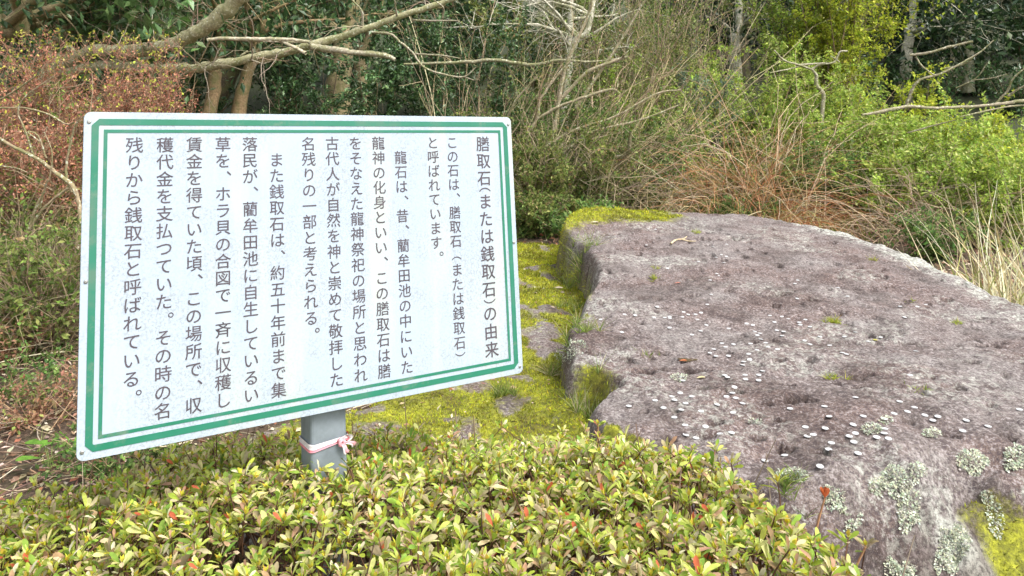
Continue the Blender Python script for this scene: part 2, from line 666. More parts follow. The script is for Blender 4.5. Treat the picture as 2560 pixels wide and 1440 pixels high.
def low_z(x, y, ret=False):
    x = np.asarray(x, float)
    y = np.asarray(y, float)
    d = seg_sdf(x, y, LOW) + .10 * (fbm(x * 3, y * 3, 0, 3, 71) - .5)
    e = np.clip(.10 - d, 0, None)
    drop = np.where(e < .2, 2.0 * e * e / .4, 2.0 * (e - .1))
    z = .60 + .012 * (y - 2.5) + .08 * (fbm(x * 2.2, y * 2.2, 0, 3, 73) - .5) + .03 * (fbm(x * 9, y * 9, 0, 3, 75) - .5)
    g = np.exp(-((x - (.19 + .07 * (y - 2.3)) - .06 * (fbm(y * 2.2, 3, 0, 3, 78) - .5)) / .055) ** 2)     # gully against the big boulder
    z = z - drop + .07 * g * sstep(3.2, 2.7, y) - .02 * g * (.5 + fbm(x * 5, y * 3, 0, 3, 77)) + .010 * (fbm(x * 45, y * 45, 0, 2, 79) - .5)
    return (z, d) if ret else z


def rock_obj(name, loc, label, xs, ys, f, maskf):
    t = thing(name, loc, label, 'boulder')
    v, q, X, Y, Z = grid(xs, ys, f)
    c = maskf(X, Y, Z)
    b = Buf()
    # drop the faces that are well under the ground
    keep = (Z > gz(X, Y) - .25).ravel()
    q = q[keep[q].any(1)]
    b.add(v, q, c.reshape(-1, 3))
    obj('stone', b, M_ROCK, t)
    return t


big_f = big_z


def big_mask(X, Y, Z):
    z, d, pit, front, drop = big_f(X, Y, ret=True)
    n = fbm(X * 3, Y * 3, 0, 4, 81)
    # moss: the far left corner, the left wall, streaks on the front face
    far = sstep(4.9, 5.5, Y - .45 * (X - .5) + .5 * (n - .5)) * sstep(1.5, 1.0, X + .6 * (n - .5))
    wall = sstep(.03, -.05, d) * sstep(.75, .55, X) * sstep(1.9, 2.3, Y)
    nfar = sstep(.10, .02, d) * sstep(5.2, 5.8, Y) * .8
    spots = sstep(.08, .02, np.abs(d)) * sstep(.55, .66, n) * sstep(.45, .35, X)
    streak = front * sstep(.06, .2, drop) * sstep(.48, .62, fbm(X * 4.5 + 3, Y * 2.5, 0, 3, 83))
    streak2 = front * sstep(.03, .12, drop) * np.exp(-((X - 1.20 - .25 * (fbm(X * 4, Y * 9, 0, 3, 84) - .5)) / .085) ** 2)
    notch = np.exp(-(((X - .27) / .09) ** 2 + ((Y - 2.58) / .16) ** 2)) * 1.1
    moss = np.clip(np.maximum.reduce([far, wall * (.2 + .9 * n), nfar, spots, streak * .55 * sstep(1.2, 1.35, X), streak2 * (.1 + 1.5 * fbm(X * 11, Y * 11, 0, 3, 85)), notch]), 0, 1)
    rgt = sstep(.28, .05, d) * sstep(1.7, 2.2, X) * sstep(3.0, 3.8, Y) * .75
    lich = np.clip(sstep(.47, .66, fbm(X * 3.2, Y * 3.2, 0, 4, 87)) * .36 + front * sstep(.01, .08, drop) * sstep(.45, .55, fbm(X * 9, Y * 9, 0, 4, 89))
                   + rgt, 0, 1)
    dark = np.clip(pit * 1.3 + .45 * sstep(.54, .68, fbm(X * 5, Y * 5, 0, 4, 91)) + .75 * front * sstep(.03, .12, drop) * sstep(.40, .55, fbm(X * 6, Y * 6, 0, 3, 93)), 0, 1)  # pit term paints shade into the hollows; the rest is darker stone
    return np.stack([moss, lich, dark], -1)


def low_mask(X, Y, Z):
    n = fbm(X * 3.2, Y * 2.4, 0, 4, 95)
    stone = sstep(.47, .40, n)
    farm = sstep(3.3, 4.2, Y)
    moss = np.clip(.98 - .8 * stone * (1 - farm * .7) - .60 * sstep(.50, .64, fbm(X * 7, Y * 5, 0, 3, 96)), 0, 1)
    g = sstep(.10, .5, np.exp(-((X - (.24 + .05 * (Y - 2.3))) / .12) ** 2))
    mid = sstep(2.7, 3.0, Y) * (.28 + .72 * sstep(.42, .56, fbm(X * 6, Y * 4, 0, 3, 94)))
    moss = np.clip(np.maximum(moss + .25 * g * (n > .42), mid), 0, 1)
    return np.stack([moss, .35 * stone * (1 - g), .55 * sstep(.5, .65, fbm(X * 4, Y * 4, 0, 3, 97)) + .15 * g], -1)


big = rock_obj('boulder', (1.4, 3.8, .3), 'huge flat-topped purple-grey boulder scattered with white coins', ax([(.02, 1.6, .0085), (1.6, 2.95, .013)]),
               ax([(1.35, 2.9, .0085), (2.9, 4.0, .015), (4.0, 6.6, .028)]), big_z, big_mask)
low = rock_obj('boulder', (.0, 3.8, .2), 'low mossy boulder between the sign and the big flat-topped boulder', ax([(-1.3, 1.0, .018)]),
               ax([(1.9, 4.0, .018), (4.0, 7.0, .035)]), low_z, low_mask)


class Field:
    """a height function sampled once on a fine grid"""
    def __init__(s, f, xr, yr, st):
        s.xs = np.arange(xr[0], xr[1], st)
        s.ys = np.arange(yr[0], yr[1], st)
        s.st = st
        X, Y = np.meshgrid(s.xs, s.ys)
        s.Z = f(X, Y)

    def __call__(s, x, y):
        fx = np.clip((np.asarray(x, float) - s.xs[0]) / s.st, 0, len(s.xs) - 1.001)
        fy = np.clip((np.asarray(y, float) - s.ys[0]) / s.st, 0, len(s.ys) - 1.001)
        i, j = fx.astype(int), fy.astype(int)
        a, b_ = fx - i, fy - j
        Z = s.Z
        return (Z[j, i] * (1 - a) + Z[j, i + 1] * a) * (1 - b_) + (Z[j + 1, i] * (1 - a) + Z[j + 1, i + 1] * a) * b_


low_f = low_z
big_z = Field(big_f, (-.4, 3.2), (1.2, 7.0), .011)
low_z = Field(low_f, (-1.8, 1.4), (1.6, 7.4), .016)
gz_exact = gz
gz = Field(gz_exact, (-16, 16), (-1, 22), .05)
gz_soft = gz


def surf_z(x, y):
    return np.maximum(np.maximum(big_z(x, y), low_z(x, y)), gz(x, y))


def surf_n(x, y, e=.012, f=surf_z):
    a = (f(x + e, y) - f(x - e, y)) / (2 * e)
    c = (f(x, y + e) - f(x, y - e)) / (2 * e)
    return norm(np.stack([-a, -c, np.ones_like(a)], -1))


def hit(u, v, f=surf_z):
    """where the sight line of a photo point meets a surface"""
    u = np.asarray(u, float)
    v = np.asarray(v, float)
    zc = -(v - CY) / F
    dy = math.cos(PITCH) - zc * math.sin(PITCH)
    dz = (math.sin(PITCH) + zc * math.cos(PITCH)) / dy
    dx = (u - CX) / F / dy
    t = np.full(u.shape, 1.3)
    done = np.zeros(u.shape, bool)
    while True:
        t = np.where(done, t, t + .02)
        done |= (CAM_H + dz * t) < f(dx * t, t)
        if done.all() or t.max() > 9:
            break
    for _ in range(2):
        t = t - .5 * ((f(dx * t, t) - CAM_H - dz * t).clip(0)) / np.maximum(.05, -dz)
    return np.stack([dx * t, t, f(dx * t, t)], -1), done & (t < 9)


# moss cushions: short upright blades standing on the mossy parts
def moss_tufts(name, parent, f, maskf, n, xr, yr, thr, seed, size=.0085):
    r = np.random.default_rng(seed)
    x = r.uniform(*xr, n)
    y = yr[0] + (yr[1] - yr[0]) * r.random(n) ** 1.35
    z = f(x, y)
    m = maskf(x[None], y[None], z[None])[0, :, 0]
    pat = fbm(x * 14, y * 14, 0, 3, 99)
    ok = (m + .5 * (pat - .5) > thr) & (z > gz(x, y) - .05)
    x, y, z = x[ok], y[ok], z[ok]
    nrm = surf_n(x, y, .015, f)
    k = len(x)
    D = norm(nrm + r.normal(0, .55, (k, 3)))
    X, Y, Z = frames(D, r.uniform(0, 6.28, k), r=r)
    tv = np.array([[-.2, -.16, 0], [-.2, .16, 0], [1, 0, .1]])
    s = size * r.uniform(.5, 1.5, k) * (1 + .25 * (y - 2.2).clip(0))
    shade = (.55 + .6 * sstep(.38, .6, fbm(x * 6, y * 6, 0, 3, 101)))[:, None]
    c = shade * pick([(5, (.36, .38, .025)), (3, (.24, .28, .02)), (2.4, (.50, .49, .04)), (1.2, (.24, .16, .04)), (1, (.14, .19, .02))], k, r)
    b = Buf()
    inst(b, tv, [np.array([[0, 1, 2]])], np.stack([x, y, z], -1), X, Y, Z, s, c)
    o = obj(name, b, M_DRY, parent, smooth=False)
    tag(o, kind='stuff')
    return k


moss_tufts('moss', low, low_z, low_mask, 120000, (-1.0, .6), (2.05, 6.5), .55, 3)
moss_tufts('moss', big, big_z, big_mask, 160000, (.02, 2.3), (1.5, 6.3), .5, 4, .008)


# foliose lichen clumps on the front face: rosettes of small pale lobes
def lichen_clumps():
    r = np.random.default_rng(12)
    spots = [(2235, 1190, 32, 24), (2290, 1175, 24, 16), (2270, 1235, 28, 26), (2430, 1150, 40, 25), (2540, 1140, 30, 25), (1980, 1190, 40, 15),
             (1440, 870, 32, 20), (1410, 890, 25, 15), (2380, 1350, 45, 40), (2190, 1210, 20, 14), (2085, 1225, 26, 18), (1700, 945, 22, 9), (2180, 1075, 26, 14),
             (2215, 1052, 16, 8), (2330, 1085, 24, 12), (1890, 1055, 16, 7), (2130, 1280, 22, 12), (2480, 1240, 26, 18),
             (2250, 1410, 40, 24)]
    for (u, v, ru, rv) in spots:
        n = int(ru * rv * .75)
        rr = np.sqrt(r.random(n))
        a = r.uniform(0, 6.28, n)
        P, ok = hit(u + ru * rr * np.cos(a), v + rv * rr * np.sin(a))
        P, rr, a = P[ok], rr[ok], a[ok]
        if len(P) < 8:
            continue
        nr = surf_n(P[:, 0], P[:, 1])
        k = len(P)
        c0 = P.mean(0)
        D = norm(norm(P - c0) * 1.0 + nr * .35 + r.normal(0, .45, (k, 3)))
        X, Y, Z = frames(D, r.normal(0, .5, k), r=r)
        b = Buf()
        inst(b, *LEAF4, P + nr * .003, X, Y * 1.6, Z, r.uniform(.003, .0075, k),
             pick([(4, (.58, .62, .50)), (3, (.46, .50, .40)), (2, (.66, .67, .50)), (1, (.3, .3, .24))], k, r))
        o = obj('lichen', b, M_DRY, big, smooth=False)
        tag(o, kind='stuff')


lichen_clumps()

# ------------------------------------------------------------------ coins on the boulder
def coin_mesh(name, mat, hole=False):
    b = Buf()
    n = 14
    a = np.arange(n) / n * 2 * np.pi
    R, h = .0087, .0006
    ring = lambda r, z: np.stack([r * np.cos(a), r * np.sin(a), np.full(n, z)], -1)
    V = np.vstack([ring(R, -h), ring(R, h), ring(R * .9, h * 1.5), ring(R * .82, h * 1.0), [[0, 0, h]]])
    i = np.arange(n)
    j = (i + 1) % n
    qs = [np.stack([i + k * n, j + k * n, j + (k + 1) * n, i + (k + 1) * n], -1) for k in range(3)]
    b.add(V, [np.vstack(qs), np.stack([i + 3 * n, j + 3 * n, np.full(n, 4 * n)], -1)], (.7, .7, .7))
    return build_mesh(name, b, mat, False)


COINS = [(1638, 1001), (1572, 1015), (1660, 1020), (1752, 1031), (1705, 1025), (1713, 1010), (1679, 994), (1686, 1003), (1729, 991), (1701, 983), (1705, 942),
         (1709, 953), (1578, 929), (1713, 931), (1791, 1016), (1684, 1049), (1765, 1069), (1771, 1073), (1714, 1065), (1716, 1090), (1739, 1097), (1829, 1085), (1800, 1091),
         (1813, 941), (1818, 946), (1863, 939), (1863, 949), (1897, 953), (1836, 971), (1829, 982), (1815, 993), (1838, 994), (1790, 1008), (1835, 1033), (1888, 1101), (1911, 1153),
         (1835, 1034), (1962, 1138), (2053, 1172), (1964, 1135), (1829, 1084), (2020, 1091), (2032, 1085), (2078, 1111), (2080, 1115), (2072, 1125), (2121, 1094), (2140, 1088), (2123, 1104),
         (2136, 1107), (2143, 1134), (2062, 1071), (2136, 1066), (2074, 1045), (2078, 1040), (2063, 1018), (1978, 1024), (2190, 1096), (2210, 1085), (2222, 1098), (2211, 1073), (2250, 1008),
         (2288, 1022), (2268, 1032), (2236, 1038), (2343, 1045), (2310, 1041), (2333, 1052), (2415, 1057), (2407, 1080), (2469, 1066), (2550, 1026), (2212, 1050), (1814, 870), (1804, 858), (1833, 860),
         (1785, 877), (1776, 884), (1790, 891), (1820, 892), (1739, 788), (1751, 783), (1770, 764), (1744, 797), (1705, 795), (1730, 838), (1751, 828), (1767, 813), (1744, 829), (1589, 790), (1500, 798),
         (1563, 787), (1643, 770), (1665, 795), (1674, 793), (1679, 797), (1710, 782), (1721, 789), (1673, 820), (1636, 794), (1555, 835), (1816, 642), (1806, 638), (1790, 645), (1808, 655),
         (1747, 654), (1789, 686), (1800, 688), (1671, 675), (1676, 676), (1620, 570), (1640, 571), (1617, 614), (1818, 611), (1782, 617), (1774, 699), (1780, 738), (1822, 823), (1875, 862),
         (1893, 877), (1870, 884), (2076, 865), (1860, 905), (1850, 910), (1875, 900), (1905, 930), (1857, 1010), (1882, 812), (1868, 808), (1928, 790), (1953, 795), (1972, 797), (1998, 810), (2023, 820),
         (1940, 828), (1960, 830), (1955, 840), (2000, 813), (2010, 852), (2025, 862), (2050, 843), (2110, 842), (2171, 853), (2202, 845), (1935, 808), (1990, 808), (2015, 798), (2263, 793), (2295, 769), (2315, 764),
         (2249, 765), (2118, 741), (1985, 708), (1994, 703), (1992, 746), (2095, 719), (1990, 810), (1886, 830), (1893, 840), (1903, 850), (1930, 850), (1915, 860), (1900, 836), (1921, 868), (1945, 873)]
_r = np.random.default_rng(21)
_ex = np.stack([_r.uniform(1800, 2300, 12), _r.uniform(830, 1080, 12)], -1)
_cu = np.array(COINS + [tuple(t) for t in _ex], float) + _r.normal(0, 1.5, (len(COINS) + 12, 2))
_P, _ok = hit(_cu[:, 0], _cu[:, 1])
_P = _P[_ok]
_nn = norm(surf_n(_P[:, 0], _P[:, 1], .05) + np.array([0, 0, .8]))
cme = coin_mesh('coin', M_COIN)
_kept = []
for p, n in zip(_P, _nn):
    if any(abs(p[0] - q[0]) < .017 and abs(p[1] - q[1]) < .017 for q in _kept):
        continue
    _kept.append(p)
    # rest on the highest of the stone under the disc
    a = np.arange(8) / 8 * 6.283
    hx, hy = p[0] + .009 * np.cos(a), p[1] + .009 * np.sin(a)
    pl = surf_z(hx, hy) + (n[0] * (hx - p[0]) + n[1] * (hy - p[1])) / n[2]
    zz = max(float(np.percentile(pl, 75)), float(p[2])) + .0012
    o = link('coin', cme, None, (p[0], p[1], zz))
    o.rotation_euler = Vector((n[0] + _r.normal(0, .05), n[1] + _r.normal(0, .05), n[2])).to_track_quat('Z', 'Y').to_euler()
    tag(o, 'small white metal coin lying on the purple-grey top of the huge boulder', 'coin', 'white coins scattered over the huge boulder')
P, _ = hit(np.array([2188.]), np.array([851.]))
o = link('coin', coin_mesh('brassy_coin', M_BRASS), None, P[0] + np.array([0, 0, .003]))
tag(o, 'single yellowish brass coin among the white ones on the huge boulder', 'coin')

# ------------------------------------------------------------------ the information board
O = np.array([-.76912617, 1.32918919, 1.63916297])         # upper left corner of the board's face
EX = np.array([8.51296771e-01, 5.24683892e-01, 7.87939445e-04])
EZ = np.array([-.04860936, .07737296, .99581653])
EN = np.cross(EX, EZ)                                       # out of the face, towards the reader
BW, BH = .9, .6


def bp(s, t, n=0.0):
    """board point: s to the right, t down (metres), n in front of the face"""
    s, t, n = np.broadcast_arrays(np.asarray(s, float), np.asarray(t, float), np.asarray(n, float))
    return O + s[..., None] * EX - t[..., None] * EZ + n[..., None] * EN


POST_C = .4445
post_base = bp(POST_C, 1.545, -.062)
sign = thing('information_board', post_base, 'white board with green double border and Japanese text on a grey steel post', 'sign')


def rrect(w, h, r, n=5, cut=False):
    pts = []
    for (cx_, cy_, a0) in ((w - r, h - r, 0), (r, h - r, 90), (r, r, 180), (w - r, r, 270)):
        for k in range(n):
            a = math.radians(a0 + 90 * k / (n - 1))
            pts.append((cx_ + r * math.cos(a), cy_ + r * math.sin(a)))
    return np.array(pts)


def slab(buf, poly, n0, n1, bev=.0008):
    k = len(poly)
    c = poly.mean(0)
    ins = c + (poly - c) * (1 - bev / np.linalg.norm(poly - c, axis=1, keepdims=True))
    V = np.vstack([bp(poly[:, 0], poly[:, 1], n0), bp(poly[:, 0], poly[:, 1], n1 - bev), bp(ins[:, 0], ins[:, 1], n1)])
    i = np.arange(k)
    j = (i + 1) % k
    buf.add(V, [np.vstack([np.stack([i, j, j + k, i + k], -1), np.stack([i + k, j + k, j + 2 * k, i + 2 * k], -1)]), (i + 2 * k)[None], i[::-1][None]], (.8, .8, .8))


b = Buf()
slab(b, rrect(BW, BH, .012), -.004, 0)
obj('panel', b, M_BOARD, sign, smooth=False)
b = Buf()
slab(b, rrect(BW - .008, BH - .008, .01) + .004, -.024, -.0045)
obj('back_frame', b, M_BACK, sign, smooth=False)


def loop_line(inset, width, corner):
    """closed printed line with clipped corners, mitred"""
    def ring(i, c):
        x0, y0, x1, y1 = i, i, BW - i, BH - i
        return np.array([(x0 + c, y0), (x1 - c, y0), (x1, y0 + c), (x1, y1 - c), (x1 - c, y1), (x0 + c, y1), (x0, y1 - c), (x0, y0 + c)])
    a = ring(inset, max(corner, .0002))
    c = ring(inset + width, .0002 if corner < .012 else corner * .15)
    V = np.vstack([bp(a[:, 0], a[:, 1], .0009), bp(c[:, 0], c[:, 1], .0009)])
    i = np.arange(8)
    j = (i + 1) % 8
    b = Buf()
    b.add(V, np.stack([i, j, j + 8, i + 8], -1)[:, ::-1], (.1, .4, .2))
    return b


obj('outer_border_line', loop_line(.0125, .0115, .012), M_GREEN, sign, smooth=False)
obj('inner_border_line', loop_line(.032, .006, 0), M_GREEN, sign, smooth=False)

for (s, t) in ((.0085, .018), (.0085, .30), (.0085, .585), (BW - .0085, .018), (BW - .0085, .30), (BW - .0085, .585)):
    b = Buf()
    a = np.arange(10) / 10 * 6.2832
    V = np.vstack([bp(s + .0036 * np.cos(a), t + .0036 * np.sin(a), 0), bp(s + .0032 * np.cos(a), t + .0032 * np.sin(a), .0016),
                   bp(s + .0015 * np.cos(a), t + .0015 * np.sin(a), .0020), bp(s, t, .0012)[None]])
    i = np.arange(10)
    j = (i + 1) % 10
    b.add(V, [np.vstack([np.stack([i + 10 * k, j + 10 * k, j + 10 * k + 10, i + 10 * k + 10], -1) for k in (0, 1)]), np.stack([i + 20, j + 20, i * 0 + 30], -1)], (.4, .4, .4))
    obj('screw', b, M_SCREW, sign)

# lettering: every column of characters is one flat print
_fc = bpy.data.curves.new('glyph', 'FONT')
_fo = bpy.data.objects.new('glyph', _fc)
COL.objects.link(_fo)
_G = {}


def glyph(ch, bold):
    if (ch, bold) in _G:
        return _G[(ch, bold)]
    _fc.body = ch
    _fc.resolution_u = 3
    _fc.offset = bold
    dg = bpy.context.evaluated_depsgraph_get()
    dg.update()
    me = _fo.evaluated_get(dg).to_mesh()
    V = np.array([p.co[:2] for p in me.vertices], float).reshape(-1, 2)
    Fs = {}
    for p in me.polygons:
        Fs.setdefault(len(p.vertices), []).append(tuple(p.vertices))
    _G[(ch, bold)] = (V, [np.array(f) for f in Fs.values()])
    _fo.evaluated_get(dg).to_mesh_clear()
    return _G[(ch, bold)]


def column(text, xc, y0, pitch, size, bold=0.0, half=False):
    b = Buf()
    y = y0
    for k, ch in enumerate(text):
        if ch == '　':
            y += pitch
            continue
        V, Fs = glyph(ch, bold if ch not in '（）' else 0)
        V = V.copy()
        c = V - np.array([.5, .38])                     # centre of the character's square
        cc = y
        if ch in '、。':
            c = c - (V.min(0) + V.max(0)) / 2 + np.array([.5, .38])
            c = c + (np.array([.36, .24]) if ch == '、' else np.array([.40, .22]))
        elif ch in '（）':
            c = c - (V.min(0) + V.max(0)) / 2 + np.array([.5, .38])
            c = c * np.array([1.0, .86])
            c = np.stack([c[:, 1], -c[:, 0]], -1)
            if half:
                cc = y - pitch * .32
                y = y - pitch * .64
            c = c + np.array([0, 0 if half else (-.22 if ch == '（' else .22)])
        P = bp(xc + c[:, 0] * size, cc - c[:, 1] * size, .0007)
        b.add(P, Fs, (.1, .1, .1))
        y += pitch
    obj('text_column', b, M_INK, sign, smooth=False)


P32 = .032
column('膳取石（または銭取石）の由来', .8185, .0643, .0402, .0375, .008, True)
for text, x in (('この石は、膳取石（または銭取石）', .7375), ('と呼ばれています。', .688), ('　龍石は、昔、藺牟田池の中にいた', .6087), ('龍神の化身といい、この膳取石は膳', .5573),
                ('をそなえた龍神祭祀の場所と思われ', .5056), ('古代人が自然を神と崇めて敬拝した', .4545), ('名残りの一部と考えられる。', .4045), ('　また銭取石は、約五十年前まで集', .339),
                ('落民が、藺牟田池に自生しているい', .2873), ('草を、ホラ貝の合図で一斉に収穫し', .2365), ('賃金を得ていた頃、この場所で、収', .1848), ('穫代金を支払つていた。その時の名', .1334),
                ('残りから銭取石と呼ばれている。', .082)):
    column(text, x, .0605, P32, .0305, .004)
bpy.data.objects.remove(_fo)

# post: rounded square steel tube
b = Buf()
rr_ = rrect(.075, .075, .007, 4)
k = len(rr_)
rows = []
for t in (.03, .2, .6, .8, 1.0, 1.3, 1.56):
    rows.append(bp(POST_C - .0375 + rr_[:, 0], t, -.0245 - .075 + rr_[:, 1]))
V = np.vstack(rows)
i = np.arange(k)
j = (i + 1) % k
b.add(V, [np.vstack([np.stack([i + k * m, j + k * m, j + k * (m + 1), i + k * (m + 1)], -1) for m in range(6)]), i[None]], (.2, .2, .2))
obj('post', b, M_GALV, sign, smooth=False)
b = Buf()
for t in (.12, .48):
    for (a0, a1) in ((POST_C - .09, POST_C + .09),):
        P = [bp(s, tt, n) for n in (-.100, -.104) for (s, tt) in ((a0, t - .02), (a1, t - .02), (a1, t + .02), (a0, t + .02))]
        b.add(np.array(P), np.array([[0, 1, 2, 3], [7, 6, 5, 4], [0, 4, 5, 1], [1, 5, 6, 2], [2, 6, 7, 3], [3, 7, 4, 0]]), (.2, .2, .2))
obj('bracket', b, M_GALV, sign, smooth=False)

# pink and white ribbon tied round the post
rib = thing('ribbon', bp(POST_C, .70, -.06), 'pink and white striped ribbon tied in a knot around the grey post', 'ribbon')
PINK, WHITE = np.array((.72, .16, .22)), np.array((.80, .74, .76))


def strip(buf, path, wdir, width, ca, cb, thick=.0006):
    """a ribbon strip: path (m,3), wdir (m,3), width (m,); five lengthwise folds"""
    m = len(path)
    T = norm(np.gradient(path, axis=0))
    W = norm(wdir)
    Nn = np.cross(T, W)
    w = np.linspace(-.5, .5, 6)
    fold = np.array([0, .0016, -.0008, .0018, -.0006, .0])
    V = path[:, None] + W[:, None] * (w[None, :, None] * np.asarray(width)[:, None, None]) + Nn[:, None] * fold[None, :, None]
    idx = np.arange(m * 6).reshape(m, 6)
    q = np.stack([idx[:-1, :-1], idx[:-1, 1:], idx[1:, 1:], idx[1:, :-1]], -1).reshape(-1, 4)
    c = np.where((np.arange(6) < 2)[None, :, None], ca, cb) * np.ones((m, 1, 1))
    buf.add(V.reshape(-1, 3), q, c.reshape(-1, 3))


b = Buf()
rb = rrect(.082, .082, .010, 6)
rb = np.vstack([rb, rb[:1]])
w = np.full(len(rb), .014)
s_ = rb[:, 0]
tb = .668 + .003 * np.sin(s_ * 60) - .05 * (s_ - .041)
pth = bp(POST_C - .041 + rb[:, 0], tb, -.0245 - .0785 + rb[:, 1])
w = .006 + .010 * np.abs(s_ - .055) / .055
strip(b, pth, np.broadcast_to(EZ, pth.shape), w, PINK * .9 + WHITE * .1, WHITE)
obj('band', b, M_RIBBON, rib)
# loop and tails
kx, kt, kn = POST_C + .024, .670, -.0190


def bpath(pts, n=12):
    p = spline(np.array(pts), n)
    return bp(kx + p[:, 0], kt + p[:, 1], kn + p[:, 2])


b = Buf()
p = bpath([(0, 0, 0), (-.006, -.006, .004), (.002, -.013, .006), (.012, -.014, .006), (.017, -.008, .006), (.012, -.001, .004), (0, .001, .004)], 18)
strip(b, p, np.broadcast_to(EN + .9 * EX + .5 * EZ, p.shape), np.full(18, .012), PINK, WHITE)
obj('loop', b, M_RIBBON, rib)
for pts in ([(0, 0, .002), (.004, .008, .008), (.006, .016, .008), (.010, .020, .006)], [(0, 0, .002), (.012, .001, .006), (.022, .004, .006), (.026, .010, .002)]):
    b = Buf()
    p = bpath(pts, 10)
    strip(b, p, np.broadcast_to(EX * .8 + EZ * .5, p.shape), np.linspace(.006, .013, 10), WHITE, PINK * .6 + WHITE * .4)
    obj('tail', b, M_RIBBON, rib)
b = Buf()
a = np.linspace(0, 2 * np.pi, 9)
p = bp(kx + .005 * np.cos(a), kt + .006 * np.sin(a), kn + .004 + 0 * a)
tubes(b, p, np.full(9, .0038), 6, PINK * .7 + WHITE * .3)
obj('knot', b, M_RIBBON, rib)

# ------------------------------------------------------------------ azalea hedge
AZ = [(5, (.37, .46, .06)), (5, (.48, .54, .12)), (2.4, (.26, .39, .065)), (3, (.62, .60, .25)), (2.4, (.66, .52, .34)), (1.6, (.50, .31, .19)), (.07, (.50, .12, .06)), (1.8, (.72, .66, .44))]
AZC = [(3, (.56, .56, .06)), (2, (.58, .42, .06)), (1, (.44, .52, .08))]


def sprig_data(seed, tmpl8=None):
    tmpl8 = tmpl8 or LEAF8
    r = np.random.default_rng(seed)
    b = Buf()
    n = int(r.integers(8, 12))
    ang = np.arange(n) * 2.4 + r.uniform(0, 6) + r.normal(0, .25, n)
    el = np.radians(r.uniform(8, 55, n))
    L = r.uniform(.017, .030, n)
    hgt = r.uniform(-.012, .003, n)
    D = np.stack([np.cos(ang) * np.cos(el), np.sin(ang) * np.cos(el), np.sin(el)], -1)
    pos = D * .002 + np.stack([0 * hgt, 0 * hgt, hgt], -1)
    X, Y, Z = frames(D, r.normal(0, .3, n), r=r)
    old = r.random() < .22
    pal = AZ if not old else [(3, (.42, .34, .2)), (2, (.36, .22, .13)), (2, (.33, .33, .13)), (1, (.5, .45, .3)), (.5, (.2, .25, .06))]
    inst(b, *tmpl8, pos, X, Y * .82, Z, L, pick(pal, n, r, .15))
    m = int(r.integers(4, 7))                          # young upright centre
    ang = r.uniform(0, 6.28, m)
    el = np.radians(r.uniform(55, 85, m))
    D = np.stack([np.cos(ang) * np.cos(el), np.sin(ang) * np.cos(el), np.sin(el)], -1)
    X, Y, Z = frames(D, r=r)
    inst(b, *LEAF4, D * 0, X, Y, Z, r.uniform(.009, .015, m), pick(AZC, m, r, .12))
    P = walk(np.array([[0, 0, 0.]]), np.array([[r.normal(0, .25), r.normal(0, .25), -1]]), np.array([.07]), 4, .12, 0, r)
    tubes(b, P, np.array([[.0011, .0013, .0015, .0018]]), 3, (.16, .085, .05))
    return b


SPR = [sprig_data(100 + k) for k in range(14)]
SPRM = [build_mesh('azalea_sprig', s, M_LEAF, True) for s in SPR]
HEDGE = [(-2.0, .95), (-2.0, 1.95), (-1.27, 1.86), (-1.0, 1.83), (-.7, 1.97), (-.45, 2.06), (-.3, 2.14), (-.1, 2.10), (.03, 2.17), (.13, 2.12), (.22, 2.18), (.31, 2.04), (.38, 1.86),
         (.43, 1.64), (.48, 1.44), (.56, 1.22), (.64, .95)]


def hedge_z(x, y):
    d = seg_sdf(np.asarray(x, float), np.asarray(y, float), HEDGE)
    top = .940 - .185 * sstep(1.45, 2.1, y) + .05 * (fbm(x * 2.6, y * 2.6, 0, 3, 111) - .5) * 2
    top = top - .16 * sstep(-.5, -1.3, x)
    return top - .10 * np.clip(1 - d / .09, 0, 1) ** 2, d


hedge = thing('azalea_hedge', (-.5, 1.5, gz(-.5, 1.5)), 'clipped azalea hedge with yellow-green and reddish leaf rosettes in front of the sign', 'hedge')
hr = np.random.default_rng(33)
cand = []
sp = .0225
gx, gy = np.meshgrid(np.arange(-2.0, .85, sp), np.arange(.95, 2.25, sp))
hx = (gx + hr.normal(0, .010, gx.shape)).ravel()
hy = (gy + hr.normal(0, .010, gy.shape)).ravel()
hz, hd = hedge_z(hx, hy)
gap = fbm(hx * 9, hy * 9, 0, 3, 115)
keep = (hd > 0) & (gap > .30)
# keep clear of the steel post
pc = bp(POST_C, .80, -.062)
keep &= ~((np.abs(hx - pc[0]) < .040) & (np.abs(hy - pc[1]) < .040))
hx, hy, hz, gap = hx[keep], hy[keep], hz[keep], gap[keep]
hz = hz + hr.normal(0, .012, len(hx)) + .03 * (gap - .5)
# a few shoots stand out above the rest
tall = hr.random(len(hx)) < .035
hz = hz + tall * hr.uniform(.02, .055, len(hx))
# second, lower layer
n2 = int(len(hx) * .6)
k2 = hr.choice(len(hx), n2)
lx, ly = hx[k2] + hr.normal(0, .014, n2), hy[k2] + hr.normal(0, .014, n2)
lz = hedge_z(lx, ly)[0] - hr.uniform(.022, .06, n2)
ax_, ay_, az_ = np.r_[hx, lx], np.r_[hy, ly], np.r_[hz, lz]
dist = np.hypot(ax_, ay_) + np.r_[np.zeros(len(hx)), np.full(n2, 9)]
u_ = CX + F * ax_ / ay_
v_ = 334 + (CAM_H - az_) / ay_ * F
infr = (u_ > 0) & (u_ < 2560) & (v_ < 1440) & (v_ > 1000)
order = np.argsort(dist + (~infr) * 20)
rest = Buf()
tmpl = [(np.concatenate(s.V), s.F, np.concatenate(s.C)) for s in SPR]
tmpl_lo = [(np.concatenate(s.V), s.F, np.concatenate(s.C)) for s in (sprig_data(100 + k, LEAF6) for k in range(14))]
org = np.array(PORG[hedge.name])
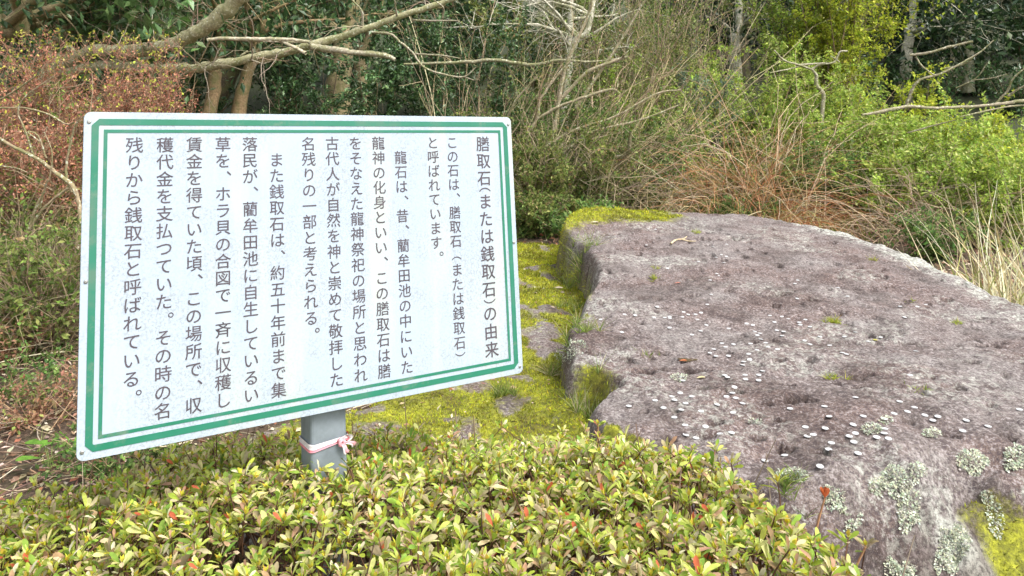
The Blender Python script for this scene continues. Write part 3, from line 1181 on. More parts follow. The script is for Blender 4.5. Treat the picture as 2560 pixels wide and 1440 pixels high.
for rank, k in enumerate(order):
    vi = int(hr.integers(0, len(SPR)))
    sc = hr.uniform(.68, 1.12)
    # edges of the hedge lean outward, all rosettes tilt a little
    tx, ty = hr.normal(0, .32), hr.normal(0, .32) - .10
    rot = Matrix.Rotation(ty, 3, 'X') @ Matrix.Rotation(tx, 3, 'Y') @ Matrix.Rotation(hr.uniform(0, 6.28), 3, 'Z')
    if rank < 300:
        o = link('leaf_sprig', SPRM[vi], hedge, (ax_[k] - org[0], ay_[k] - org[1], az_[k] - org[2]))
        o.rotation_euler = rot.to_euler()
        o.scale = (sc, sc, sc)
    else:
        tv, tf, tc_ = (tmpl_lo if (k >= len(hx) or not infr[k] or ay_[k] > 1.42) else tmpl)[vi]
        R = np.array(rot) * sc
        jit = 1 + hr.normal(0, .10)
        rest.F += [f + rest.n for f in tf]
        rest.V.append(tv @ R.T + np.array([ax_[k], ay_[k], az_[k]]))
        rest.C.append(np.clip(tc_ * jit, 0, .9))
        rest.n += len(tv)
o = obj('foliage', rest, M_LEAF, hedge)
tag(o, kind='stuff')
# woody stems inside the hedge
b = Buf()
n = 1500
sx, sy = hr.uniform(-2, .75, n), hr.uniform(.95, 2.2, n)
sz, sdd = hedge_z(sx, sy)
ok = sdd > .02
sx, sy, sz = sx[ok], sy[ok], sz[ok]
n = len(sx)
P = walk(np.stack([sx, sy, sz - hr.uniform(.4, .55, n)], -1), np.stack([hr.normal(0, .35, n), hr.normal(0, .35, n), np.ones(n)], -1), hr.uniform(.38, .52, n), 6, .16, 0, hr)
tubes(b, P, np.linspace(.0045, .0012, 6)[None] * hr.uniform(.6, 1.2, (n, 1)), 4, pick([(2, (.12, .075, .05)), (1, (.22, .16, .11))], n, hr))
o = obj('stems', b, M_TWIG, hedge)
tag(o, kind='stuff')

for (u, v, d, dx, red) in ((2165, 1365, 1.42, -.05, False), (2062, 1245, 1.55, -.03, True), (1790, 1120, 1.86, -.03, False), (1495, 1060, 2.05, 0, False)):
    tip = px(u, v, d)
    b = Buf()
    st_ = spline(np.array([tip + np.array([dx, 0, -.12]), tip + np.array([dx * .5, .0, -.05]), tip]), 7)
    tubes(b, st_, np.linspace(.0028, .0018, 7)[None], 5, (.38, .2, .10))
    so = obj('shoot', b, M_TWIG, hedge)
    if red:
        tag(so, 'shoot of the hedge with a bright red leaf at its tip')
        n = 5
        a = np.arange(n) * 2.4
        X, Y, Z = frames(np.stack([np.cos(a) * .4, np.sin(a) * .4, np.ones(n)], -1), r=hr)
        b = Buf()
        inst(b, *LEAF8, np.repeat(tip[None], n, 0), X, Y, Z, np.full(n, .022), pick([(2, (.45, .12, .04)), (2, (.42, .30, .07))], n, hr))
        PORG[so.name] = PORG[hedge.name]
        obj('leaf_sprig', b, M_LEAF, so)
    else:
        PORG[so.name] = PORG[hedge.name]
        o = link('leaf_sprig', SPRM[int(hr.integers(0, 14))], so, tip - org)

# ------------------------------------------------------------------ leaf litter, grass, herbs
def litter(name, n, xr, yr, f, size, pal, seed, lift=.006, cond=None):
    r = np.random.default_rng(seed)
    x = r.uniform(*xr, n)
    y = yr[0] + (yr[1] - yr[0]) * r.random(n) ** 1.3
    if cond is not None:
        ok = cond(x, y)
        x, y = x[ok], y[ok]
    n = len(x)
    z = f(x, y) + r.uniform(0, lift, n)
    D = norm(np.stack([r.normal(0, 1, n), r.normal(0, 1, n), r.normal(0, .35, n)], -1))
    X, Y, Z = frames(D, r.normal(0, .5, n), r=r)
    b = Buf()
    inst(b, *LEAF4, np.stack([x, y, z], -1), X, Y, Z, size * r.uniform(.5, 1.4, n), pick(pal, n, r, .25))
    o = obj(name, b, M_DRY)
    tag(o, kind='stuff')
    return o


BROWN = [(3, (.30, .18, .12)), (2, (.18, .11, .07)), (2.5, (.44, .31, .21)), (2, (.60, .50, .38)), (1, (.34, .15, .08))]
o = litter('leaf_litter', 26000, (-5.5, -.3), (1.9, 8.0), gz, .034, BROWN, 41, .03, lambda x, y: low_z(x, y) < gz(x, y) + .05)
tag(o, 'brown fallen leaves covering the ground left of the sign', 'leaf litter')
o = litter('leaf_litter', 9000, (-.3, 7.5), (5.5, 10.0), gz, .05, BROWN, 42, .03, lambda x, y: big_z(x, y) < gz(x, y) + .05)
tag(o, 'brown fallen leaves on the ground behind the boulders', 'leaf litter')
o = litter('fallen_leaf_scatter', 700, (-.8, .45), (2.1, 6.2), low_z, .022, BROWN + [(2, (.5, .44, .3))], 43, .006, lambda x, y: big_z(x, y) < low_z(x, y))
tag(o, 'pale dead leaves and bits lying on the low mossy boulder', 'leaf litter')

# fine dead sticks on the ground at the left
b = Buf()
r = np.random.default_rng(44)
n = 2600
P0 = np.stack([r.uniform(-5, -.6, n), 2.0 + 5 * r.random(n) ** 1.2, np.zeros(n)], -1)
P0[:, 2] = gz(P0[:, 0], P0[:, 1]) + r.uniform(.01, .06, n)
P = walk(P0, np.stack([r.normal(0, 1, n), r.normal(0, 1, n), r.normal(0, .12, n)], -1), r.uniform(.08, .5, n), 5, .14, 0, r)
tubes(b, P, np.linspace(.0028, .001, 5)[None] * r.uniform(.5, 1.6, (n, 1)), 3, pick([(2, (.42, .32, .22)), (2, (.22, .14, .09)), (1.5, (.58, .49, .36))], n, r))
tag(obj('dead_twigs', b, M_TWIG), 'thin dead twigs strewn on the leaf litter at the left', 'twigs', kind='stuff')


def blades(buf, P0, n, L, wid, spread, pal, r, lean=(0, 0), droop=.12, m=5):
    """n grass blades from around P0 (k,3)"""
    k = r.integers(0, len(P0), n)
    D = np.stack([r.normal(lean[0], spread, n), r.normal(lean[1], spread, n), np.ones(n)], -1)
    P = walk(P0[k], D, L * r.uniform(.5, 1.2, n), m, .06, droop, r)
    T = norm(np.gradient(P, axis=1))
    W = norm(np.cross(T, norm(r.normal(0, 1, (n, 1, 3)))))
    w = wid * np.linspace(1, .15, m)[None, :, None] * r.uniform(.6, 1.3, (n, 1, 1))
    V = np.stack([P - W * w, P + W * w], 2)
    idx = np.arange(n * m * 2).reshape(n, m, 2)
    q = np.stack([idx[:, :-1, 0], idx[:, :-1, 1], idx[:, 1:, 1], idx[:, 1:, 0]], -1).reshape(-1, 4)
    buf.add(V.reshape(-1, 3), q, np.repeat(pick(pal, n, r), m * 2, 0))


GRASS = [(3, (.16, .24, .05)), (2, (.24, .31, .07)), (1, (.38, .36, .16))]
STRAW = [(3, (.62, .55, .33)), (1.5, (.46, .38, .2)), (3, (.76, .72, .5)), (1, (.36, .4, .12))]


def tuft(u, v, n, L, label, pal=GRASS, wid=.0016, spread=.45, f=surf_z, rad=.02, grp=None, name='grass_tuft', mat=None):
    P, ok = hit(np.array([float(u)]), np.array([float(v)]), f)
    p = P[0]
    r = np.random.default_rng(int(u * 7 + v))
    t = thing(name, p, label, 'grass', grp)
    P0 = p + np.c_[r.normal(0, rad, (12, 2)), np.zeros(12)]
    P0[:, 2] = f(P0[:, 0], P0[:, 1]) - .004
    b = Buf()
    blades(b, P0, n, L, wid, spread, pal, r)
    o = obj('blades', b, mat or M_LEAF, t)
    tag(o, kind='stuff')
    return t


YG = [(3, (.38, .42, .06)), (2, (.26, .34, .05)), (1, (.48, .40, .12))]
for (u, v, n, L, lab) in [
        (2085, 808, 160, .035, 'bright yellow-green tuft beside the long dark pit in mid-boulder'),
        (2268, 755, 120, .03, 'round yellow-green tuft near the right rim of the huge boulder'),
        (2395, 808, 60, .03, 'small thin green tuft toward the right edge of the huge boulder'),
        (1640, 700, 90, .035, 'green tuft in a hollow on the left part of the huge boulder'),
        (1740, 582, 70, .035, 'small green tuft near the far end of the huge boulder'),
        (1640, 672, 40, .03, 'tiny green tuft just behind the left hollow of the huge boulder'),
        (2188, 652, 50, .04, 'tiny yellow-green tuft on the far right rim of the huge boulder'),
        (2075, 945, 60, .03, 'brownish green tuft at a crack in mid-boulder among the coins'),
        (2300, 978, 60, .03, 'low mossy tuft in a crack on the right of the huge boulder')]:
    tuft(u, v, n, L, lab, YG, rad=.014, spread=.6)
tuft(1980, 1215, 110, .05, 'dark green grass tuft at the front break of the huge boulder', GRASS, rad=.012, spread=.6)
tuft(1620, 890, 40, .025, 'dark weedy tuft by the puddle on the huge boulder', GRASS, rad=.02)
tuft(1470, 1010, 160, .11, 'long grass tuft growing in the gap between the two boulders', GRASS + [(2, (.55, .5, .32))], rad=.03)
tuft(1250, 985, 200, .06, 'bright green grass tuft on the low mossy boulder right under the sign', GRASS, rad=.04)
tuft(1450, 830, 220, .07, 'green weeds in the shaded gap beside the left wall of the huge boulder', GRASS, rad=.05, spread=.7)
tuft(1455, 640, 200, .14, 'green weeds at the far end of the gap behind the low boulder', GRASS, rad=.07, spread=.7)

for (u, v, lab) in [(1425, 700, 'green weeds half-way along the crevice between the boulders'), (1440, 770, 'green weeds in the crevice, nearer than the middle clump'), (1400, 940, 'thin dry grass at the near end of the crevice')]:
    tuft(u, v, 150, .09, lab, GRASS + ([(5, (.5, .42, .26))] if v > 900 else []), rad=.05, spread=.7)
# pieces lying on the big boulder
P, _ = hit(np.array([1677, 1690, 1708, 1717.]), np.array([614, 604, 602, 596.]))
b = Buf()
pp = spline(P + np.array([0, 0, .012]), 8)
tubes(b, pp, np.linspace(.007, .003, 8)[None], 5, (.5, .4, .25))
P2, _ = hit(np.array([1706, 1722, 1740.]), np.array([603, 606, 607.]))
tubes(b, spline(P2 + np.array([0, 0, .012]), 5), np.linspace(.005, .002, 5)[None], 4, (.5, .4, .25))
tag(obj('stick', b, M_TWIG), 'pale forked stick lying on the far part of the huge boulder', 'stick')
for (u, v, c, L, lab) in [(1708, 905, (.45, .16, .07), .035, 'reddish brown dead leaf lying at the puddle on the huge boulder'),
                          (1752, 948, (.62, .55, .30), .035, 'pale yellow dead leaf among the coins in mid-boulder'),
                          (1485, 555, (.6, .5, .36), .08, 'pale dead leaf on the bright moss at the far corner of the huge boulder'),
                          (1694, 710, (.5, .15, .08), .04, 'small red leaf fallen beside a green tuft on the huge boulder'),
                          (1395, 722, (.6, .52, .38), .07, 'pale curled dead leaf lying on the low mossy boulder')]:
    P, _ = hit(np.array([float(u)]), np.array([float(v)]))
    b = Buf()
    nr = surf_n(P[:, 0], P[:, 1])
    X, Y, Z = frames(np.array([[1, .3, .05]]), None, nr[0])
    inst(b, *LEAF8, P + nr * .006 - X * L / 2, X, Y, Z, np.array([L]), np.array([c]))
    tag(obj('fallen_leaf', b, M_DRY), lab, 'leaf')
# puddle in the hollow
P, _ = hit(np.array([1718.]), np.array([904.]))
pc_ = P[0]
a = np.arange(24) / 24 * 6.283
b = Buf()
rx_ = .034 * (1 + .2 * np.sin(3 * a + 1))
V = np.stack([pc_[0] + rx_ * np.cos(a), pc_[1] + .6 * rx_ * np.sin(a), np.full(24, pc_[2] + .006)], -1)
b.add(np.vstack([V, [pc_ + np.array([0, 0, .006])]]), np.stack([np.arange(24), (np.arange(24) + 1) % 24, np.full(24, 24)], -1), (.1, .1, .1))
tag(obj('puddle', b, M_WATER), 'shallow brown rain puddle in a hollow of the huge boulder', 'puddle')


# ------------------------------------------------------------------ shrubs, trees
def shrub(name, base, h, rx, ry, label, cat='shrub', ns=14, nt=160, nl=4000, leaf=.05, pal=None, twigc=(.16, .11, .07), seed=0, lean=(0, 0), droop=.05, tl=.35,
          srad=.010, mat=None, group=None, tmplt=LEAF4, nbare=0, cover=.35, up=.6, wob=.16, parent=None, tw2=0, spread=1.0):
    r = np.random.default_rng(seed + 1000)
    base = np.asarray(base, float)
    t = thing(name, base, label, cat, group)
    a = r.uniform(0, 6.283, ns)
    q = np.sqrt(r.random(ns)) * spread
    tip = np.stack([rx * q * np.cos(a) + lean[0] * h, ry * q * np.sin(a) + lean[1] * h, h * (1 - .35 * q ** 2) * r.uniform(.75, 1.05, ns)], -1)
    L = np.linalg.norm(tip, axis=1)
    st = base + np.c_[r.normal(0, rx * .12, ns), r.normal(0, ry * .12, ns), np.full(ns, -.06)]
    D0 = norm(tip * np.array([.6, .6, 1.25]))
    m = 9
    S = walk(st, D0, L * 1.05, m, wob * .45, 0, r)
    # bend each stem so that it ends where it should
    w = (np.linspace(0, 1, m) ** 1.5)[None, :, None]
    S = S + w * (base + tip - S[:, -1])[:, None]
    b = Buf()
    tubes(b, S, srad * np.linspace(1.2, .25, m)[None] * r.uniform(.5, 1.25, (ns, 1)), 4, pick([(1, twigc)], ns, r))
    # twigs
    k = r.integers(0, ns, nt)
    p, d = along(S[k], r.uniform(cover, 1, nt))
    D = norm(d * .7 + r.normal(0, .75, (nt, 3)) + np.array([0, 0, up * .5]))
    T = walk(p, D, tl * r.uniform(.4, 1.3, nt), 4, wob * 1.15, droop, r)
    tubes(b, T, srad * .34 * np.linspace(1, .3, 4)[None] * r.uniform(.6, 1.3, (nt, 1)), 3, pick([(1, twigc), (1, tuple(np.array(twigc) * 1.5))], nt, r))
    if tw2:
        k = r.integers(0, nt, tw2)
        p, d = along(T[k], r.uniform(.2, 1, tw2))
        D = norm(d * .8 + r.normal(0, .6, (tw2, 3)) + np.array([0, 0, up * .4]))
        T2 = walk(p, D, tl * .55 * r.uniform(.4, 1.3, tw2), 3, wob, droop, r)
        tubes(b, T2, srad * .17 * np.linspace(1, .4, 3)[None] * r.uniform(.7, 1.3, (tw2, 1)), 3, pick([(1, twigc), (1, tuple(np.array(twigc) * 1.6))], tw2, r))
        LT = T2
    else:
        LT = T
    o = obj('stems', b, M_TWIG, t)
    if nl:
        k = r.integers(0, len(LT), nl)
        p, d = along(LT[k], r.uniform(.1, 1, nl))
        p = p + r.normal(0, leaf * .35, (nl, 3))
        D = norm(d * .5 + r.normal(0, .7, (nl, 3)) + np.array([0, 0, -droop * 1.5]))
        X, Y, Z = frames(D, r.normal(0, .45, nl), r=r)
        # whole twigs share a tone
        tone = (1 + r.normal(0, .16, len(LT)))[k][:, None]
        b = Buf()
        inst(b, *tmplt, p, X, Y, Z, leaf * r.uniform(.55, 1.25, nl), np.clip(pick(pal, nl, r) * tone, .004, .8))
        o = obj('foliage', b, mat or M_LEAF, t, smooth=False)
        tag(o, kind='stuff')
    return t


def G(x, y):
    return np.array([x, y, float(gz(x, y))])


def at(u, d):
    """ground point below photo column u at distance d"""
    return G((u - CX) / F * d, d)


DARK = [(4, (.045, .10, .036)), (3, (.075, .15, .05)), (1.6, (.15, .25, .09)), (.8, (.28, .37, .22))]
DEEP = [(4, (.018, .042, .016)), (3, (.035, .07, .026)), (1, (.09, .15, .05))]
OLIVE = [(4, (.15, .20, .05)), (3, (.22, .26, .07)), (2, (.09, .14, .035)), (1.5, (.34, .36, .12)), (.8, (.32, .23, .11))]
MID = [(4, (.13, .23, .06)), (3, (.20, .31, .08)), (2, (.08, .15, .045)), (1, (.34, .43, .16))]
PALE = [(4, (.33, .45, .08)), (3, (.45, .55, .11)), (2, (.22, .33, .07)), (1.2, (.58, .62, .25))]
YELL = [(4, (.44, .50, .05)), (3, (.34, .41, .045)), (2, (.56, .58, .09)), (1, (.19, .26, .04))]
RUST = [(4, (.52, .25, .12)), (3, (.40, .19, .09)), (2, (.56, .38, .2)), (1, (.30, .28, .10))]

# --- woodland behind: tall dark trees whose crowns roof the view
tr = np.random.default_rng(77)


def tree(name, u, d, h, r0, label, crown_z, crown_r, nl, leaf, pal, seed, lean=(0, 0), bark=(.17, .13, .085), group=None, vis_pts=None, mat=M_GLOSSY, flat=.6):
    r = np.random.default_rng(seed)
    base = at(u, d)
    t = thing(name, base, label, 'tree', group)
    if vis_pts is not None:
        pts = np.array([px(a, c, d) for a, c in vis_pts])
        top = pts[-1] + np.array([lean[0], lean[1], 1]) * max(.5, h + base[2] - pts[-1][2])
        if pts[0][2] > base[2] + .3:
            pts = np.vstack([base - np.array([0, 0, .1]), pts])
        pts = np.vstack([pts, top])
    else:
        pts = np.array([base - np.array([0, 0, .1]), base + np.array([lean[0] * .3 * h, lean[1] * .3 * h, .35 * h]) + r.normal(0, .04, 3),
                        base + np.array([lean[0] * .65 * h, lean[1] * .65 * h, .7 * h]) + r.normal(0, .06, 3), base + np.array([lean[0] * h, lean[1] * h, h])])
    n = 26
    P = spline(pts, n)
    P[1:-1] += r.normal(0, r0 * .10, (n - 2, 3))
    b = Buf()
    tubes(b, P, (r0 * np.linspace(1.15, .35, n) * (1 + r.normal(0, .05, n)))[None], 10, bark)
    obj('trunk', b, M_TRUNK, t)
    # limbs
    nlb = 9
    k = r.integers(int(n * .45), n, nlb)
    a = r.uniform(0, 6.283, nlb)
    D = np.stack([np.cos(a), np.sin(a), r.uniform(.2, .8, nlb)], -1)
    Lb = walk(P[k], D, crown_r * r.uniform(.6, 1.1, nlb), 7, .14, .02, r)
    b = Buf()
    tubes(b, Lb, r0 * .4 * np.linspace(1, .2, 7)[None] * np.ones((nlb, 1)), 6, bark)
    nt_ = 130
    kk = r.integers(0, nlb, nt_)
    p, d_ = along(Lb[kk], r.uniform(.15, 1, nt_))
    Tw = walk(p, norm(d_ * .5 + r.normal(0, .8, (nt_, 3))), crown_r * .4 * r.uniform(.5, 1.3, nt_), 5, .2, .04, r)
    tubes(b, Tw, r0 * .09 * np.linspace(1, .3, 5)[None] * np.ones((nt_, 1)), 3, bark)
    obj('limbs', b, M_TRUNK, t)
    if nl:
        nl = int(nl * .7)
        kk = r.integers(0, nt_, nl)
        p, d_ = along(Tw[kk], r.uniform(0, 1, nl))
        p = p + r.normal(0, leaf * 1.6, (nl, 3)) * np.array([1, 1, .7])
        X, Y, Z = frames(norm(d_ * .4 + r.normal(0, .8, (nl, 3)) + np.array([0, 0, -.3])), r.normal(0, .4, nl), r=r)
        b = Buf()
        inst(b, *LEAF4, p, X, Y, Z, leaf * r.uniform(.6, 1.3, nl), pick(pal, nl, r))
        o = obj('crown', b, mat, t, smooth=False)
        tag(o, kind='stuff')
    return t


# visible trunks: (name, foot column, distance, height, radius, label, photo points up the trunk)
BROWNB = (.38, .26, .14)
GREYB = (.58, .55, .45)
tree('evergreen_tree', 470, 9.0, 6.5, .085, 'leaning brown tree trunk rising behind the upper left limbs, second trunk of that pair', 3.5, 2.2, 5000, .10, DARK, 1, bark=BROWNB, vis_pts=[(530, 255), (540, 150), (560, 60), (572, 0)])
tree('evergreen_tree', 600, 9.2, 6.8, .085, 'slender brown tree trunk slanting up to the right above the sign', 3.6, 2.2, 5000, .10, DARK, 2, bark=BROWNB, vis_pts=[(598, 280), (622, 180), (645, 80), (660, 0)])
tree('evergreen_tree', 155, 8.0, 6.0, .16, 'thick pale brown trunk behind the rust-brown shrub at upper left', 3.5, 2.4, 6000, .10, DARK, 3, bark=(.30, .23, .13), vis_pts=[(145, 260), (155, 130), (175, 0)])
tree('evergreen_tree', -60, 7.0, 6.0, .13, 'leaning trunk cut off by the top left corner of the view', 3.5, 2.4, 5000, .10, DARK, 4, bark=(.30, .23, .13), vis_pts=[(-60, 180), (10, 60), (60, 0)])
tree('evergreen_tree', 840, 11.5, 7.5, .19, 'thick dark trunk above the middle of the sign', 4.5, 2.8, 6000, .12, DARK, 5, bark=(.32, .25, .14), vis_pts=[(850, 200), (865, 80), (885, 0)])
tree('evergreen_tree', 940, 12.0, 7.5, .11, 'slanting dark trunk just right of the thick one above the sign', 4.5, 2.6, 5000, .12, DARK, 6, bark=(.32, .25, .14), vis_pts=[(900, 180), (925, 80), (955, 0)])
tree('evergreen_tree', 500, 12.5, 7.5, .15, 'dark far trunk seen between the two slanting brown trunks', 4.5, 2.8, 5000, .12, DARK, 7, bark=(.12, .09, .055), vis_pts=[(605, 120), (622, 40), (630, 0)])
tree('bare_tree', 1425, 10.0, 6.5, .07, 'thin pale upright trunk in the middle of the bare thicket', 3.8, 1.5, 0, .1, DARK, 8, bark=GREYB, vis_pts=[(1412, 320), (1420, 160), (1426, 0)])
tree('bare_tree', 1400, 9.6, 6.2, .06, 'thin pale trunk leaning right in the bare thicket', 3.8, 1.5, 0, .1, DARK, 9, bark=GREYB, vis_pts=[(1418, 180), (1440, 100), (1480, 0)])
tree('cedar_tree', 1842, 15.0, 9.5, .12, 'grey straight trunk at the top, left of the yellow-green leafy tree', 6, 2.6, 7000, .13, DEEP, 10, bark=GREYB, vis_pts=[(1838, 95), (1846, 0)])
tree('cedar_tree', 1862, 16.0, 9.5, .12, 'brown straight trunk close behind the grey one at the top', 6, 2.6, 6000, .13, DEEP, 11, bark=(.15, .12, .09), vis_pts=[(1858, 90), (1864, 0)])
tree('cedar_tree', 2270, 14.0, 9.5, .11, 'pale trunk partly wrapped in yellow-green leaves at upper right', 6, 2.6, 7000, .13, DEEP, 12, bark=GREYB, vis_pts=[(2264, 185), (2275, 70), (2282, 0)])
tree('cedar_tree', 2350, 15.5, 9.5, .11, 'straight grey trunk in the dark gap at upper right, leftmost there', 6, 2.6, 7000, .13, DEEP, 13, bark=(.54, .51, .39), vis_pts=[(2342, 215), (2350, 100), (2358, 0)])
tree('cedar_tree', 2374, 16.0, 9.5, .13, 'straight brown trunk in the dark gap at upper right, in the middle', 6, 2.6, 7000, .13, DEEP, 14, bark=(.44, .36, .26), vis_pts=[(2372, 215), (2373, 100), (2374, 0)])
tree('cedar_tree', 2420, 14.5, 9.5, .12, 'greenish grey trunk in the dark gap at upper right, rightmost there', 6, 2.6, 7000, .13, DEEP, 15, bark=(.50, .48, .35), vis_pts=[(2420, 230), (2418, 110), (2415, 0)])
tree('cedar_tree', 2640, 17.0, 9.5, .14, 'cedar beyond the right edge of the view with dark crown', 6, 3.0, 7000, .13, DEEP, 16, bark=(.2, .17, .12))

# --- dark understorey walls
k = 0
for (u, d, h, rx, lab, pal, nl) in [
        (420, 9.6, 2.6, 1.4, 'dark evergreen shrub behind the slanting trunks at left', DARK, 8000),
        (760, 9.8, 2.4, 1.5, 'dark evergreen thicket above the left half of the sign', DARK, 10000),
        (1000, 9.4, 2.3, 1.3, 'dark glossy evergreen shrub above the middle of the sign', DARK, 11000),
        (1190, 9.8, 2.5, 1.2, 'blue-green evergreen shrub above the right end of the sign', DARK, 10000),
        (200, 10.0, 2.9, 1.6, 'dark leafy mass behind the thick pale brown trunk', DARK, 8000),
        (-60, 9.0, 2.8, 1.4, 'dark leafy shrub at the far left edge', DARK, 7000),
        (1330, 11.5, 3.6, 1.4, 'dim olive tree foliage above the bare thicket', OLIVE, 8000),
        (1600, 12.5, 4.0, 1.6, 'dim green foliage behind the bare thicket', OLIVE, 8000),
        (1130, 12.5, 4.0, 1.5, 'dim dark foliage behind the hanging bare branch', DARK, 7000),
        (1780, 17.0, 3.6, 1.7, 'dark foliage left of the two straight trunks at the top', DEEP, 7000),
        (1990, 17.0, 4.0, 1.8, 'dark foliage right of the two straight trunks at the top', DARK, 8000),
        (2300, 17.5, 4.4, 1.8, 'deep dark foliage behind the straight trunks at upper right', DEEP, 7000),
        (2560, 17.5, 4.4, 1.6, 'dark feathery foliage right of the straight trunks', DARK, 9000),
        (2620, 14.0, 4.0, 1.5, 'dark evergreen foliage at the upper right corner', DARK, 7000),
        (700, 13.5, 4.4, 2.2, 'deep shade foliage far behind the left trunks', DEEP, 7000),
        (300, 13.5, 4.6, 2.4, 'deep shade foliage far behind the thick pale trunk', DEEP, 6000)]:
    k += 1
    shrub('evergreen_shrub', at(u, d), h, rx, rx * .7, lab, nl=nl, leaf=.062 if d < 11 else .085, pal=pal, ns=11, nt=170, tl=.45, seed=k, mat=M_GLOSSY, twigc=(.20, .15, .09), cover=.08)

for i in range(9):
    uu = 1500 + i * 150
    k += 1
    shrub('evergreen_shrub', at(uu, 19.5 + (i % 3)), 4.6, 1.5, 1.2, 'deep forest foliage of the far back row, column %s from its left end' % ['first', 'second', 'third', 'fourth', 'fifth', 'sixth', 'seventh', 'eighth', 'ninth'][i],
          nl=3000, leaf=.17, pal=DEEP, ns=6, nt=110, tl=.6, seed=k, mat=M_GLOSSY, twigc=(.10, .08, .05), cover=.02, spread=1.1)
for i in range(6):
    uu = 2150 + i * 95
    k += 1
    shrub('evergreen_shrub', at(uu, 13.2 + (i % 2) * 1.4), 1.0, .8, .6, 'knee-high dark undergrowth below the upper right trunks, clump %s from the left' % ['one', 'two', 'three', 'four', 'five', 'six'][i],
          nl=2200, leaf=.08, pal=DARK, ns=12, nt=160, tl=.35, seed=k, mat=M_GLOSSY, twigc=(.18, .14, .09), cover=.02, spread=1.1)

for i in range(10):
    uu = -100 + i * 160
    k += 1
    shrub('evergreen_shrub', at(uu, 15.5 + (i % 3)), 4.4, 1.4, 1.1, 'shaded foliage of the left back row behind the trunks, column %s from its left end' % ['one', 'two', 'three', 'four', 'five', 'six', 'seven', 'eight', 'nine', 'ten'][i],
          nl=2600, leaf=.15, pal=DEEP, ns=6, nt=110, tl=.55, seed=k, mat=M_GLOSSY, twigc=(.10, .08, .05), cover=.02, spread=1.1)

# --- middle distance
shrub('rhododendron', at(350, 7.6), 3.4, 1.1, .7, 'broad-leaved evergreen with large glossy leaves at the top left', nl=1100, leaf=.15, pal=[(4, (.10, .20, .06)), (3, (.16, .26, .09)), (1, (.28, .36, .2))], ns=12, nt=150,
      tl=.5, seed=40, mat=M_GLOSSY, cover=.72, twigc=(.2, .15, .09))
